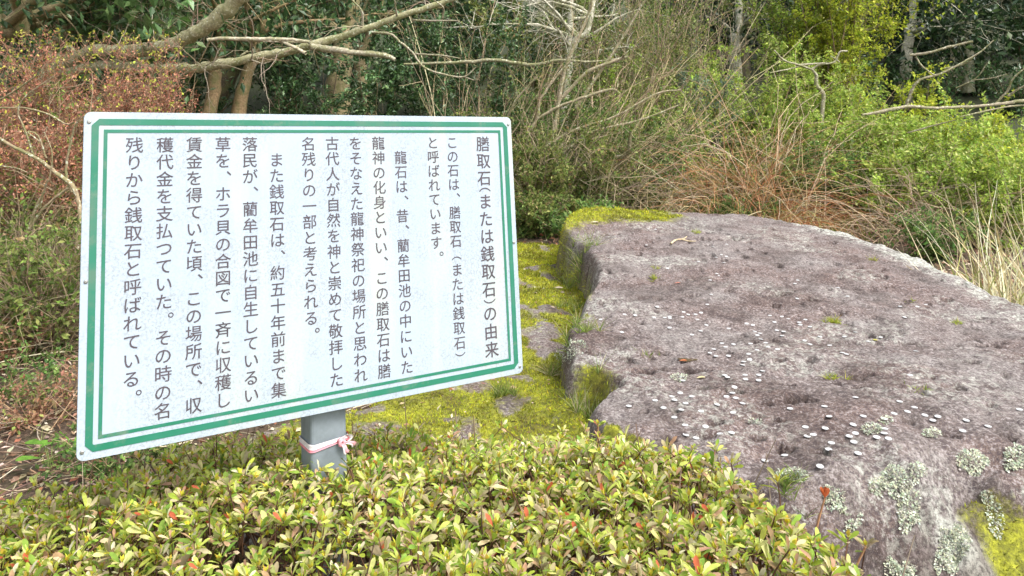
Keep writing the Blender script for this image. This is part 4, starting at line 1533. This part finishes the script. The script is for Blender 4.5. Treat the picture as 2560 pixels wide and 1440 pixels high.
# olive undergrowth right of the sign and behind the boulders
for (u, d, h, rx, lab, pal, nl, sd) in [
        (1345, 7.6, .95, .6, 'olive undergrowth right beside the upper edge of the sign', OLIVE, 7000, 50),
        (1470, 7.9, 1.1, .7, 'olive leafy undergrowth behind the mossy corner of the boulder', OLIVE, 8000, 51),
        (1600, 8.6, 1.2, .7, 'green leafy undergrowth at the foot of the bare thicket', MID, 7000, 52),
        (1250, 8.4, 1.3, .8, 'olive leafy undergrowth hidden partly by the sign', OLIVE, 5000, 53),
        (1900, 10.2, 1.9, 1.1, 'fresh green bush with small pale leaves on the slope', PALE, 10000, 54),
        (1740, 10.0, 1.6, .8, 'bluish green bush on the slope, left of the pale one', [(3, (.13, .20, .13)), (2, (.20, .28, .18)), (1, (.3, .38, .26))], 8000, 55),
        (1800, 10.8, 1.8, 1.0, 'yellowish green bush high on the slope below the grey trunk', PALE, 9000, 56),
        (2020, 9.9, 1.75, .9, 'light green bush below the yellow-green leafy tree', PALE, 9000, 57),
        (2230, 9.6, 1.55, 1.1, 'yellow-green bush under the forked bare branch', YELL, 10000, 58),
        (2440, 9.2, 1.3, 1.0, 'light green bush at the right under the long bare branch', PALE, 10000, 59),
        (2570, 8.6, 1.35, .9, 'bright green bush at the right edge', PALE, 10000, 60),
        (2200, 8.6, 1.15, .8, 'fresh light green bush above the tan brambles', PALE, 10000, 61),
        (2330, 8.2, 1.25, .8, 'light green bush between the forked branch and the brambles', PALE, 9000, 161),
        (2500, 8.0, 1.15, .8, 'yellow-green bush at the right edge above the reeds', YELL, 9000, 162),
        (2120, 9.3, 1.7, .8, 'fresh green bush below the little bare sapling', PALE, 9000, 163),
        (1960, 9.2, 1.45, .7, 'light olive bush right behind the rust-red bracken', PALE, 8000, 164),
        (1700, 9.2, 1.5, .7, 'pale olive bush left of the rust-red bracken', PALE, 7000, 165),
        (2230, 7.6, .95, .6, 'fresh lime-green low bush right behind the arching tan bramble', PALE, 8000, 166),
        (2470, 6.9, .95, .55, 'lime-green low bush directly behind the straw reeds', PALE, 8000, 167),
        (2080, 7.9, .85, .5, 'mid-green low bush behind the right shoulder of the boulder', MID, 6000, 168),
        (1900, 7.9, .75, .5, 'yellowish low bush in front of the red bracken', OLIVE, 6000, 169),
        (2180, 8.9, 1.35, .8, 'spreading lime-green bush under the forked branch, above the tan brambles', PALE, 9000, 170),
        (2420, 8.4, 1.2, .8, 'spreading lime-green bush beneath the long bare branch', YELL, 8000, 171),
        (1640, 8.4, .8, .6, 'green leafy bush under the brown bramble mound', MID, 6000, 172),
        (1420, 8.8, 1.6, .7, 'fresh green bush showing between the sweeping tan branches', MID, 6000, 173),
        (1560, 9.6, 2.0, .7, 'light olive bush inside the middle thicket', PALE, 5000, 174),
        (2400, 7.8, 1.05, .7, 'bright green low bush right of the tan brambles', PALE, 8000, 62),
        (2530, 7.0, .9, .6, 'light green low bush behind the straw reeds', PALE, 7000, 63),
        (2090, 11.5, 2.3, 1.0, 'yellow-green bush at the foot of the leafy tree', YELL, 9000, 64),
        (2060, 8.2, .55, .7, 'low dark green herbs behind the right rim of the boulder', [(3, (.07, .15, .04)), (2, (.12, .22, .06))], 7000, 65),
        (1850, 7.6, .35, .5, 'low green herbs behind the middle rim of the boulder', [(3, (.10, .16, .04)), (2, (.14, .22, .06))], 3500, 66),
        (2330, 6.4, .40, .4, 'low leafy herbs between the tan brambles and the reeds', MID, 3500, 67),
        (1480, 7.0, .35, .5, 'low green weeds behind the mossy end of the low boulder', MID, 5000, 68),
        (1340, 7.2, .45, .5, 'grassy olive weeds at the far end of the low boulder', OLIVE, 5000, 69)]:
    shrub('leafy_bush', at(u, d), h, rx, rx * .75, lab, nl=int(nl * .82), leaf=.045 + .003 * max(0, d - 8), pal=pal, ns=18, nt=210, tl=.30 if h > .6 else .16, seed=sd, twigc=(.24, .18, .11), cover=.1, srad=.007)

# the yellow-green leafy (ivy-clad) tree
tree('leafy_tree', 2065, 11.5, 6.5, .11, 'tree thick with bright yellow-green leaves at the upper right', 3, 1.3, 9000, .065, YELL, 30, bark=(.2, .16, .11), vis_pts=[(2090, 300), (2120, 180), (2135, 60), (2150, 0)], mat=M_LEAF)
shrub('climbing_vine', at(2090, 11.2), 4.6, .85, .6, 'bright yellow-green leaves hanging down the front of the leafy tree', 'vine', nl=14000, leaf=.06, pal=YELL, ns=24, nt=500, tl=.35, seed=71, cover=.12, droop=.12)
shrub('climbing_vine', at(1985, 11.6), 3.9, .7, .5, 'green leaves climbing left of the yellow-green leafy tree', 'vine', nl=8000, leaf=.06, pal=PALE, ns=18, nt=360, tl=.35, seed=72, cover=.12, droop=.10)

# bare twiggy thickets
TAN = (.40, .32, .19)


def thicket(u, d, x0, rx, ry, n, L, dirv, lab, sd, col=TAN, r0=.010, nt=500, nl=2500, leaf=.036, pal=OLIVE, wob=.07, grav=.012, spread=.3):
    """long bare branches sweeping one way, with side twigs and a few leaves"""
    r = np.random.default_rng(sd)
    base = at(u, d)
    t = thing('bare_thicket', base, lab, 'thicket')
    P0 = base + np.c_[r.normal(x0, rx * .5, n), r.normal(0, ry * .5, n), np.zeros(n)]
    P0[:, 2] = gz(P0[:, 0], P0[:, 1]) - .03
    D = np.asarray(dirv, float) + r.normal(0, spread, (n, 3)) * np.array([1, .8, .5])
    P = walk(P0, D, L * r.uniform(.45, 1.1, n), 12, wob, grav, r)
    P[:, :, 2] = np.maximum(P[:, :, 2], gz(P[:, :, 0], P[:, :, 1]) + .02)
    b = Buf()
    tubes(b, P, r0 * np.linspace(1.1, .3, 12)[None] * r.uniform(.35, 1.3, (n, 1)), 5, pick([(2, col), (1, tuple(np.array(col) * .55)), (1, tuple(np.array(col) * 1.3))], n, r))
    obj('branches', b, M_TWIG, t)
    p, d_ = along(P[r.integers(0, n, nt)], r.uniform(.2, 1, nt))
    T = walk(p, norm(d_ * 1.1 + r.normal(0, .5, (nt, 3))), L * .24 * r.uniform(.3, 1.3, nt), 6, .14, .01, r)
    b = Buf()
    tubes(b, T, r0 * .36 * np.linspace(1, .35, 6)[None] * r.uniform(.5, 1.3, (nt, 1)), 3, pick([(2, col), (1, tuple(np.array(col) * .5)), (.7, tuple(np.array(col) * 1.4))], nt, r))
    tag(obj('twigs', b, M_TWIG, t), kind='stuff')
    if nl:
        k = r.integers(0, nt, nl)
        p, d_ = along(T[k], r.uniform(.1, 1, nl))
        X, Y, Z = frames(norm(d_ * .5 + r.normal(0, .7, (nl, 3))), r.normal(0, .4, nl), r=r)
        b = Buf()
        inst(b, *LEAF4, p + r.normal(0, .04, (nl, 3)), X, Y, Z, leaf * r.uniform(.5, 1.3, nl), pick(pal, nl, r))
        tag(obj('foliage', b, M_LEAF, t, smooth=False), kind='stuff')
    return t


thicket(1370, 8.3, 0, .6, .5, 60, 2.1, (.75, .1, .75), 'tan branches sweeping up to the right from beside the sign corner', 80, nt=450)
thicket(1480, 8.8, 0, .7, .5, 48, 2.4, (.5, .1, .8), 'tan thicket in the middle leaning right, above the mossy boulder corner', 81, nt=350, nl=5000)
thicket(1390, 9.4, 0, .9, .6, 34, 3.4, (.2, .1, 1), 'upright bare thicket rising above the right corner of the sign', 82, nt=260, nl=7000, col=(.28, .22, .13))
thicket(1560, 10.2, 0, 1.0, .6, 40, 3.3, (.15, .1, 1), 'dense brown thicket reaching the top of the view in the middle', 83, nt=380, col=(.28, .21, .135), nl=6000)
thicket(1690, 11.0, 0, .8, .6, 60, 3.0, (.1, .1, 1), 'feathery pale brown thicket left of the straight trunks', 84, nt=600, col=(.38, .30, .2), nl=2500, r0=.007)
thicket(1200, 9.0, 0, .8, .6, 40, 2.4, (.15, .1, 1), 'thin bare stems above the right third of the sign', 85, nt=260, nl=2500, pal=DARK)
for (u, d, h, rx, lab, pal, sd) in [(1500, 9.9, 1.9, .9, 'olive bush inside the bare thicket', OLIVE, 86), (1400, 9.2, 1.5, .8, 'green bush behind the sweeping tan branches', MID, 87), (1640, 10.6, 2.3, .9, 'dim green bush behind the brown thicket', OLIVE, 88),
                                    (1580, 11.6, 3.2, 1.0, 'green leafy backdrop above the thicket at the top', MID, 89)]:
    shrub('leafy_bush', at(u, d), h, rx, rx * .7, lab, nl=8000, leaf=.05, pal=pal, ns=18, nt=300, tl=.35, seed=sd, twigc=(.24, .18, .11), cover=.1, srad=.008)

# rust-brown shrub at upper left
RU = [(5, (.44, .20, .13)), (3, (.32, .145, .09)), (2, (.52, .29, .19)), (.5, (.50, .54, .08))]
for (u, d, h, rx, lab, sd) in [(60, 5.6, 1.75, .55, 'rust-brown shrub of dry sprays at the left edge', 90), (230, 5.9, 1.72, .55, 'rust-brown shrub of dry sprays in front of the lichened limbs', 91),
                               (370, 6.4, 1.66, .45, 'rust-brown shrub just above the top left corner of the sign', 92),
                               (20, 5.0, 1.3, .45, 'lower rust-brown shrub at the left edge below the yellow-green sprinkling', 93), (150, 5.3, 1.15, .35, 'small rust-brown shrub beside the upper left edge of the sign', 94)]:
    shrub('rust_brown_shrub', at(u, d), h, rx, rx * .8, lab, ns=26, nt=420, tw2=900, nl=9000, leaf=.026, pal=RU, twigc=(.26, .17, .10), seed=sd, tl=.30, srad=.009, cover=.62, droop=-.05, mat=M_DRY, up=.5, wob=.22)
tt = thing('climbing_vine', at(215, 5.5), 'sprinkling of small yellow-green young leaves on top of the rust-brown shrubs', 'vine')
r = np.random.default_rng(931)
uu, vv = r.uniform(0, 450, 420), 75 + 225 * r.random(420) ** 1.4
PP = np.array([px(a, c, r.uniform(5.2, 5.9)) for a, c in zip(uu, vv)])
b = Buf()
PW = walk(PP - np.array([0, 0, .10]), np.c_[r.normal(0, .6, (420, 2)), np.ones(420)], r.uniform(.08, .12, 420), 5, .2, 0, r)
tubes(b, PW, np.linspace(.002, .001, 5)[None] * np.ones((420, 1)), 3, (.3, .15, .1))
tag(obj('stems', b, M_TWIG, tt), kind='stuff')
b = Buf()
kk = np.repeat(np.arange(420), 4)
X, Y, Z = frames(r.normal(0, 1, (1680, 3)) + np.array([0, 0, .6]), r=r)
inst(b, *LEAF4, PW[kk, -1], X, Y, Z, r.uniform(.012, .03, 1680), pick([(3, (.52, .58, .09)), (1, (.62, .55, .2)), (1, (.4, .3, .12))], 1680, r))
tag(obj('young_leaves', b, M_LEAF, tt), kind='stuff')
for (u, d, h, rx, lab, sd) in [(60, 5.0, .8, .5, 'leafy green tangle at the left edge above the litter', 199), (40, 4.5, .6, .45, 'knee-high tangle of twigs and green leaves over the litter at the left edge', 197), (140, 4.2, .5, .35, 'low tangle of twigs in the litter just left of the sign', 198),
                               (60, 5.4, 1.35, .6, 'tangle of tan stems with sparse green leaves at the left edge', 95), (190, 5.8, 1.25, .5, 'tangle of bare stems directly left of the sign', 96), (-40, 4.9, .9, .5, 'low twiggy tangle at the left edge over the litter', 97)]:
    shrub('stem_tangle', at(u, d), h, rx, rx * .8, lab, ns=30, nt=420, tw2=500, nl=4500, leaf=.04, pal=OLIVE + [(3, (.2, .3, .07))], twigc=(.25, .19, .12), seed=sd, tl=.4, srad=.010, cover=.05, droop=.04, wob=.24)

# dead bracken and brambles on the right
for (u, d, h, rx, lab, sd, pal, tc_) in [
        (1865, 8.0, 1.6, .36, 'rust-red dead bracken clump behind the middle of the boulder', 100, RUST, (.46, .30, .17)),
        (1790, 8.3, .95, .5, 'brown dead grass clump left of the red bracken', 101, [(3, (.40, .35, .17)), (2, (.26, .28, .09))], (.44, .36, .2)),
        (1960, 9.0, .95, .45, 'small rust-brown bracken patch right of the tall red one', 102, RUST, (.36, .22, .14))]:
    r = np.random.default_rng(sd)
    base = at(u, d)
    t = thing('dead_bracken', base, lab, 'bracken')
    b = Buf()
    P0 = base + np.c_[r.normal(0, rx * .9, (60, 2)), np.zeros(60)]
    P0[:, 2] = gz(P0[:, 0], P0[:, 1])
    blades(b, P0, 1500, h * .95, .0042, .75, pal, r, droop=.26, m=9)
    tag(obj('fronds', b, M_DRY, t), kind='stuff')
    b = Buf()
    n = 160
    P = walk(P0[r.integers(0, 60, n)], np.stack([r.normal(0, .7, n), r.normal(0, .5, n), np.ones(n)], -1), h * r.uniform(.7, 1.3, n), 9, .22, .14, r)
    tubes(b, P, .006 * np.linspace(1, .3, 9)[None] * r.uniform(.5, 1.2, (n, 1)), 3, pick([(1, tc_), (1, (.45, .36, .24))], n, r))
    tag(obj('stalks', b, M_TWIG, t), kind='stuff')


def bramble(u, d, h, rx, n, L, lab, sd, lean=(0, 0), droop=.14, col=(.42, .32, .21)):
    r = np.random.default_rng(sd)
    base = at(u, d)
    t = thing('bramble', base, lab, 'bramble')
    P0 = base + np.c_[r.normal(0, rx * .5, (n, 2)), np.zeros(n)]
    P0[:, 2] = gz(P0[:, 0], P0[:, 1]) - .02
    P = walk(P0, np.stack([r.normal(lean[0], .4, n), r.normal(lean[1], .35, n), np.ones(n) * 1.2], -1), L * r.uniform(.6, 1.2, n), 14, .08, droop, r)
    P[:, :, 2] = np.maximum(P[:, :, 2], gz(P[:, :, 0], P[:, :, 1]) + .02)
    b = Buf()
    tubes(b, P, .0062 * np.linspace(1, .3, 14)[None] * r.uniform(.5, 1.3, (n, 1)), 4, pick([(2, col), (1, tuple(np.array(col) * 1.35)), (1, tuple(np.array(col) * .6))], n, r))
    obj('canes', b, M_TWIG, t)
    m = n * 5
    p, d_ = along(P[r.integers(0, n, m)], r.uniform(.3, 1, m))
    T = walk(p, norm(d_ + r.normal(0, .6, (m, 3))), .3 * r.uniform(.4, 1.3, m), 5, .25, .08, r)
    b = Buf()
    tubes(b, T, .0028 * np.linspace(1, .4, 5)[None] * r.uniform(.6, 1.3, (m, 1)), 3, pick([(2, col), (1, tuple(np.array(col) * .6))], m, r))
    tag(obj('side_twigs', b, M_TWIG, t), kind='stuff')
    return t


bramble(2260, 7.2, 1.0, .7, 55, .95, 'tan bramble arching left over the right rim of the boulder', 110, (-.45, -.1))
bramble(2350, 6.9, 1.0, .5, 60, .85, 'tan bramble of upright canes behind the right rim of the boulder', 111, (-.1, 0))
bramble(1740, 8.0, 1.0, .6, 50, .95, 'brown bramble mound behind the middle of the boulder', 112, (.1, -.1), .16, (.34, .26, .16))
bramble(2040, 8.4, 1.0, .7, 40, .9, 'pinkish tan bramble between the red bracken and the green bush', 113, (-.2, -.1), .16, (.42, .29, .20))
bramble(1560, 8.0, .9, .6, 35, .9, 'thin brown bramble right behind the mossy corner of the boulder', 114, (.1, 0), .1, (.30, .24, .15))
bramble(2480, 7.4, .9, .6, 22, .8, 'tan bramble at the right edge among light green leaves', 115, (-.1, 0), .14)
bramble(100, 5.6, .9, .6, 70, 1.4, 'fallen tan canes in the undergrowth at left', 116, (.3, -.2), .12, (.33, .25, .16))
bramble(1400, 8.0, .9, .6, 70, 1.2, 'thin straw-coloured stems in the undergrowth right of the sign', 117, (.0, 0), .06, (.36, .30, .18))

# straw reeds at the far right
for (x, y, n, L, lab, ln) in [(2.85, 4.3, 120, .66, 'pale straw reeds standing at the right edge behind the boulder', (-.05, 0)), (3.35, 4.9, 100, .8, 'taller straw reeds at the extreme right edge', (-.1, 0)),
                              (2.66, 3.75, 90, .35, 'flattened straw lying against the right rim of the boulder', (-.5, -.2))]:
    r = np.random.default_rng(int(x * 100))
    base = G(x, y)
    t = thing('straw_reeds', base, lab, 'reeds')
    P0 = base + np.c_[r.normal(0, .16, (40, 2)), np.zeros(40)]
    P0[:, 2] = gz(P0[:, 0], P0[:, 1]) - .02
    b = Buf()
    blades(b, P0, n, L, .0075, .26, STRAW, r, ln, .09, 8)
    tag(obj('blades', b, M_DRY, t), kind='stuff')
# weeds in the litter at the left
for i, (u, d, h_, lab, pal) in enumerate([(30, 3.6, .22, 'low leafy weeds at the lower left edge', MID), (170, 4.6, .25, 'low green weeds at the left edge of the sign, half-way up', MID), (60, 4.2, .25, 'yellowish low weeds in the litter at left', PALE),
                                          (120, 3.4, .2, 'reddish dry weeds near the lower left corner of the sign', [(3, (.40, .22, .14)), (2, (.3, .17, .1)), (1, (.3, .36, .1))]), (10, 4.0, .3, 'reddish dry weeds at the left edge', [(3, (.40, .22, .14)), (2, (.3, .17, .1))]),
                                          (1310, 7.2, .4, 'green weeds closing the far end of the low mossy boulder', MID), (330, 2.9, .2, 'green weeds under the lower left part of the sign', MID), (560, 2.8, .2, 'grassy weeds under the middle of the sign', OLIVE)]):
    shrub('weed_patch', at(u, d), h_, .3 if d < 6 else .5, .25, lab, 'weeds', nl=1300 if d < 6 else 3000, leaf=.026 if d < 6 else .04, pal=pal, ns=22, nt=130, tl=.10, seed=300 + i, twigc=(.32, .22, .13), cover=.05, srad=.003)
# rough grass behind the boulders
r = np.random.default_rng(200)
P0 = np.stack([r.uniform(-1.5, 6.5, 2500), r.uniform(6.9, 11, 2500), np.zeros(2500)], -1)
P0[:, 2] = gz(P0[:, 0], P0[:, 1])
b = Buf()
blades(b, P0, 6500, .26, .004, .5, OLIVE + [(.5, (.40, .34, .18)), (6, (.24, .38, .07))], r, droop=.1, m=5)
tag(obj('rough_grass', b, M_LEAF), 'rough mixed grass on the slope behind the boulders', 'grass', kind='stuff')
P0 = np.stack([r.uniform(-5, -.8, 260), 2.1 + 5 * r.random(260), np.zeros(260)], -1)
P0[:, 2] = gz(P0[:, 0], P0[:, 1])
b = Buf()
blades(b, P0, 1800, .12, .0022, .55, GRASS, r, droop=.12, m=4)
tag(obj('sparse_grass', b, M_LEAF), 'sparse thin grass blades in the leaf litter at left', 'grass', kind='stuff')


def limb(name_part, pts, d0, d1, r_px, t, mat, col, seed=0, sides=9, tip=.3):
    """a limb traced through photo points, its distance going from d0 to d1"""
    n = len(pts)
    dd = np.linspace(d0, d1, n)
    P = np.array([px(a, c, q) for (a, c), q in zip(pts, dd)])
    m = max(12, n * 6)
    S = spline(P, m)
    r = np.random.default_rng(seed)
    rad = np.interp(np.linspace(0, 1, m), np.linspace(0, 1, len(r_px)), r_px) * np.linspace(d0, d1, m) / F
    rad = rad * (1 + .10 * (vnoise(np.arange(m) * .6, 0, 0, seed) - .5) * 2)
    S = S + r.normal(0, 1, (m, 3)) * rad[:, None] * .12
    b = Buf()
    rad = rad * (1 + .12 * (vnoise(np.arange(m) * 1.7, 3, 0, seed + 5) - .5))
    tubes(b, S, rad[None], sides, col)
    obj(name_part, b, mat, t)
    return S, rad


# lichened limbs, upper left
LC = (.34, .32, .19)
base = at(90, 7.2)
t = thing('bare_tree', base, 'bare tree with two long lichen-spotted limbs reaching over the sign', 'tree')
b = Buf()
P = spline(np.array([base - np.array([0, 0, .1]), px(90, 330, 7.2), px(120, 190, 7.2), px(170, 140, 7.2)]), 16)
tubes(b, P, np.linspace(.11, .07, 16)[None], 10, LC)
obj('trunk', b, M_BARK, t)
limb('limb', [(130, 175), (230, 128), (330, 128), (420, 112), (500, 75), (560, 30), (615, -25)], 7.2, 6.6, [17, 15, 16, 17, 18, 20, 20], t, M_BARK, LC, 1)
limb('limb', [(130, 185), (260, 165), (390, 172), (480, 172), (560, 160), (640, 143), (720, 128), (780, 112), (860, 90), (940, 62), (1040, 28), (1140, -5), (1200, -25)], 7.2, 6.8, [14, 13, 13, 12, 12, 11, 11, 11, 9, 9, 8, 7, 6], t, M_BARK, LC, 2)
limb('branch', [(775, 116), (830, 124), (900, 133), (950, 136), (988, 148)], 6.9, 6.8, [9, 8, 7, 7, 5], t, M_BARK, (.36, .32, .23), 3)
limb('branch', [(620, 128), (600, 140)], 6.9, 6.9, [3, 2], t, M_BARK, LC, 4)
for k, (pts, w) in enumerate([
        ([(905, 70), (905, 30), (880, 0), (870, -20)], [4, 2]), ([(905, 30), (920, 0), (935, -15)], [3, 2]), ([(995, 50), (990, 25), (985, -10)], [3, 2]),
        ([(1105, 52), (1108, 20), (1085, 0)], [3, 1.5]), ([(1030, 50), (1070, 52), (1105, 52), (1150, 52)], [3, 1.5]), ([(930, 80), (978, 86), (1000, 105), (1030, 130), (1060, 168), (1110, 186), (1160, 192), (1190, 168)], [3.5, 3, 2.5, 1.5]),
        ([(1040, 135), (1080, 137), (1115, 140), (1150, 146)], [2.5, 1.5]), ([(1160, 192), (1185, 200), (1200, 198)], [2, 1]), ([(770, 105), (720, 105), (640, 102), (530, 98)], [3, 2])]):
    limb('twig', pts, 6.9, 6.7, w, t, M_BARK, (.33, .29, .21), 10 + k, 5)
r = np.random.default_rng(77)
starts = []
for pts in ([(230, 128), (420, 112), (560, 30)], [(390, 172), (560, 160), (720, 128), (940, 62), (1100, 10)]):
    q = spline(np.array([px(a, c, 6.9) for a, c in pts]), 40)
    starts.append(q[r.integers(2, 39, 34)])
st0 = np.vstack(starts)
n = len(st0)
TW = walk(st0, np.c_[r.normal(.3, .6, n), r.normal(0, .4, n), r.normal(.35, .7, n)], r.uniform(.15, .7, n), 9, .22, .0, r)
b = Buf()
tubes(b, TW, .0055 * np.linspace(1, .25, 9)[None] * r.uniform(.4, 1.2, (n, 1)), 4, pick([(1, (.36, .31, .22)), (1, (.22, .17, .11))], n, r))
kx_ = r.integers(0, n, 130)
p_, d_ = along(TW[kx_], r.uniform(.3, 1, 130))
T2_ = walk(p_, norm(d_ + r.normal(0, .6, (130, 3))), r.uniform(.06, .25, 130), 6, .2, 0, r)
tubes(b, T2_, .0026 * np.linspace(1, .4, 6)[None] * np.ones((130, 1)), 3, (.34, .28, .2))
tag(obj('side_twigs', b, M_TWIG, t), kind='stuff')
# snapped dead branch lodged on the limbs
t = thing('dead_branch', px(640, 98, 6.6), 'pale snapped dead branch lying across the lower lichen-spotted limb', 'branch')
limb('stick', [(518, 100), (560, 96), (640, 98), (700, 98), (765, 103), (772, 108)], 6.6, 6.65, [5, 5, 5, 5, 4, 3], t, M_BARK, (.48, .42, .31), 30, 7)
limb('stick', [(695, 99), (730, 115), (765, 133)], 6.65, 6.6, [4, 4, 5], t, M_BARK, (.46, .40, .29), 31, 7)

# branches that cross the middle
t = thing('fallen_branch', at(1330, 9.0), 'long thin greenish branch lying level above the right end of the sign', 'branch')
limb('branch', [(1010, 160), (1100, 158), (1180, 154), (1240, 150), (1330, 162), (1400, 150), (1480, 155), (1570, 142)], 8.8, 8.6, [3, 4, 5, 5, 5, 4, 3, 2], t, M_BARK, (.26, .24, .15), 40, 6)
t = thing('bare_bush', at(1345, 8.2), 'bare bush of long curved branches sweeping up right beside the sign corner', 'bush')
for k, (pts, w) in enumerate([
        ([(1290, 440), (1330, 390), (1390, 350), (1450, 320), (1540, 290), (1640, 235), (1700, 225)], [5, 4, 4, 3, 3, 2]), ([(1310, 400), (1320, 340), (1345, 290), (1350, 250), (1400, 180), (1430, 150)], [5, 4, 3, 2]),
        ([(1330, 400), (1420, 370), (1480, 330), (1600, 300), (1700, 262)], [4, 4, 3, 2]), ([(1340, 300), (1390, 270), (1440, 250), (1520, 225), (1545, 228)], [4, 4, 4, 3]), ([(1400, 250), (1470, 180), (1545, 150), (1560, 140)], [5, 5, 4, 3]),
        ([(1300, 420), (1350, 400), (1400, 392), (1440, 360), (1560, 330)], [4, 3, 3, 2]), ([(1540, 395), (1570, 380), (1575, 330)], [6, 5, 4]), ([(1385, 330), (1400, 230), (1420, 150), (1470, 40), (1480, 0)], [6, 6, 5, 4, 4]),
        ([(1440, 270), (1500, 180), (1560, 90), (1600, 20), (1630, -20)], [5, 4, 3, 2]), ([(1270, 290), (1290, 250), (1330, 205), (1350, 180)], [3, 2])]):
    limb('branch', pts, 8.2, 8.0, w, t, M_BARK, (.33, .27, .18), 50 + k, 6)
t = thing('bare_sapling', at(2060, 9.8), 'small bare sapling with forked pale branches in front of the green slope', 'sapling')
limb('trunk', [(2052, 330), (2058, 240), (2042, 215), (2041, 185)], 9.2, 9.2, [5, 5, 5, 4], t, M_BARK, (.30, .26, .2), 70, 7)
for k, (pts, w) in enumerate([([(2042, 190), (2030, 175), (2000, 163), (1960, 150), (1935, 125)], [4, 3, 2]), ([(2030, 172), (2050, 162), (2085, 155), (2100, 130), (2120, 128)], [3, 2]), ([(2000, 165), (1975, 172), (1925, 182)], [2, 1.5]),
                              ([(1990, 163), (2030, 160), (2065, 158)], [3, 2]), ([(2098, 155), (2085, 145), (2075, 140)], [2, 1])]):
    limb('branch', pts, 9.2, 9.1, w, t, M_BARK, (.42, .38, .28), 71 + k, 5)
# long bare branches at the right
t = thing('bare_tree', at(2700, 7.6), 'bare tree at the right edge with long pale forked branches reaching left', 'tree')
RB = (.30, .26, .18)
S, _ = limb('trunk', [(2710, 700), (2700, 400), (2680, 262)], 7.6, 7.6, [18, 14, 10], t, M_BARK, RB, 80, 9)
for k, (pts, w) in enumerate([
        ([(2690, 240), (2560, 252), (2480, 262), (2400, 268), (2330, 270), (2265, 267), (2200, 280), (2155, 287)], [8, 7, 6, 6, 6, 7, 7, 4]), ([(2265, 265), (2280, 225), (2300, 200), (2350, 185), (2400, 160), (2450, 130), (2485, 100)], [5, 5, 4, 4, 3, 2]),
        ([(2275, 138), (2320, 132), (2380, 115), (2432, 104)], [5, 5, 5, 4]), ([(2290, 142), (2305, 165), (2335, 188)], [3, 3, 3]), ([(2390, 220), (2440, 195), (2470, 155)], [2, 2, 1.5]), ([(2435, 200), (2480, 195), (2520, 185)], [2, 1.5]),
        ([(2490, 258), (2520, 225), (2530, 200), (2560, 172), (2600, 150)], [4, 4, 3, 3]), ([(2520, 240), (2560, 215), (2620, 190)], [4, 3]), ([(2270, 332), (2340, 312), (2390, 300)], [3, 3, 2]), ([(2360, 172), (2410, 160), (2440, 138)], [3, 2]),
        ([(2560, 262), (2500, 270), (2400, 292)], [4, 3, 2])]):
    limb('branch', pts, 7.6, 7.4, [q * .72 for q in w], t, M_BARK, RB, 81 + k, 6)

# curved stems left of the sign
t = thing('bare_bush', at(170, 4.55), 'bare bush of thick curved stems immediately left of the sign', 'bush')
for k, (pts, w) in enumerate([
        ([(-30, 330), (40, 370), (90, 395), (150, 440), (185, 470), (200, 540), (190, 640)], [6, 7, 8, 9, 9, 9]), ([(180, 480), (165, 430), (178, 350), (190, 310), (210, 290)], [6, 5, 4, 3]), ([(115, 395), (95, 340), (70, 330), (100, 355)], [4, 3]),
        ([(85, 390), (60, 320), (45, 280), (65, 240), (135, 190)], [4, 4, 3, 2]), ([(20, 620), (60, 590), (110, 520), (170, 470)], [6, 6, 5]), ([(30, 680), (60, 600), (90, 520), (110, 480)], [7, 6, 5]), ([(0, 720), (60, 680), (130, 640), (160, 608)], [5, 4, 5, 4]),
        ([(120, 612), (135, 640), (150, 700), (160, 740), (160, 790)], [3, 3, 2]), ([(0, 745), (60, 725), (120, 690), (150, 665)], [4, 3, 3]), ([(0, 770), (50, 790), (75, 830), (130, 850)], [3, 3, 2]), ([(100, 520), (112, 470), (125, 440), (130, 380), (110, 330)], [4, 3, 2]),
        ([(0, 415), (40, 420), (70, 432)], [3, 2]), ([(0, 270), (60, 270), (120, 285), (165, 310), (185, 305)], [4, 4, 3]), ([(0, 250), (40, 225), (90, 190)], [4, 3])]):
    limb('stem', pts, 4.6, 4.5, [q * .6 for q in w], t, M_BARK, (.30, .23, .14), 100 + k, 6)

# broad-leaved young plants at the foot of the sign, left
def broad_plant(u, v, n, L, lab, seed, col=(.16, .33, .05)):
    P, ok = hit(np.array([float(u)]), np.array([float(v)]), gz)
    p = P[0]
    r = np.random.default_rng(seed)
    t = thing('seedling', p, lab, 'plant')
    a = np.arange(n) * 2.4 + r.uniform(0, 6)
    hgt = r.uniform(.05, .12, n)
    D = np.stack([np.cos(a), np.sin(a), r.uniform(.0, .35, n)], -1)
    st = p + np.c_[np.zeros((n, 2)), np.zeros(n)]
    en = st + np.c_[np.cos(a) * .02, np.sin(a) * .02, hgt]
    b = Buf()
    tubes(b, np.stack([st, (st + en) / 2 + .004, en], 1), .002, 4, (.2, .25, .08))
    obj('stem', b, M_TWIG, t)
    X, Y, Z = frames(D, r.normal(0, .2, n), r=r)
    for q in range(n):
        b = Buf()
        inst(b, LEAF8[0] * np.array([1, 1.5, 1.2]), LEAF8[1], en[q:q + 1], X[q:q + 1], Y[q:q + 1], Z[q:q + 1], np.array([L * r.uniform(.7, 1.2)]), np.array([col]) * r.uniform(.8, 1.2))
        obj('leaf', b, M_LEAF, t)


broad_plant(120, 1190, 6, .085, 'bright green broad-leaved seedling at the lower left corner of the sign', 1)
broad_plant(175, 1165, 5, .08, 'second bright green seedling just above the broad-leaved one by the sign', 2)
broad_plant(350, 1160, 7, .09, 'green seedling under the lower edge of the sign at left', 3)
broad_plant(20, 830, 7, .09, 'light green seedling in the litter at the left edge', 4)
broad_plant(35, 760, 6, .07, 'small light green seedling higher up at the left edge', 5)
broad_plant(730, 1130, 5, .045, 'small round-leaved seedling just left of the steel post', 6)
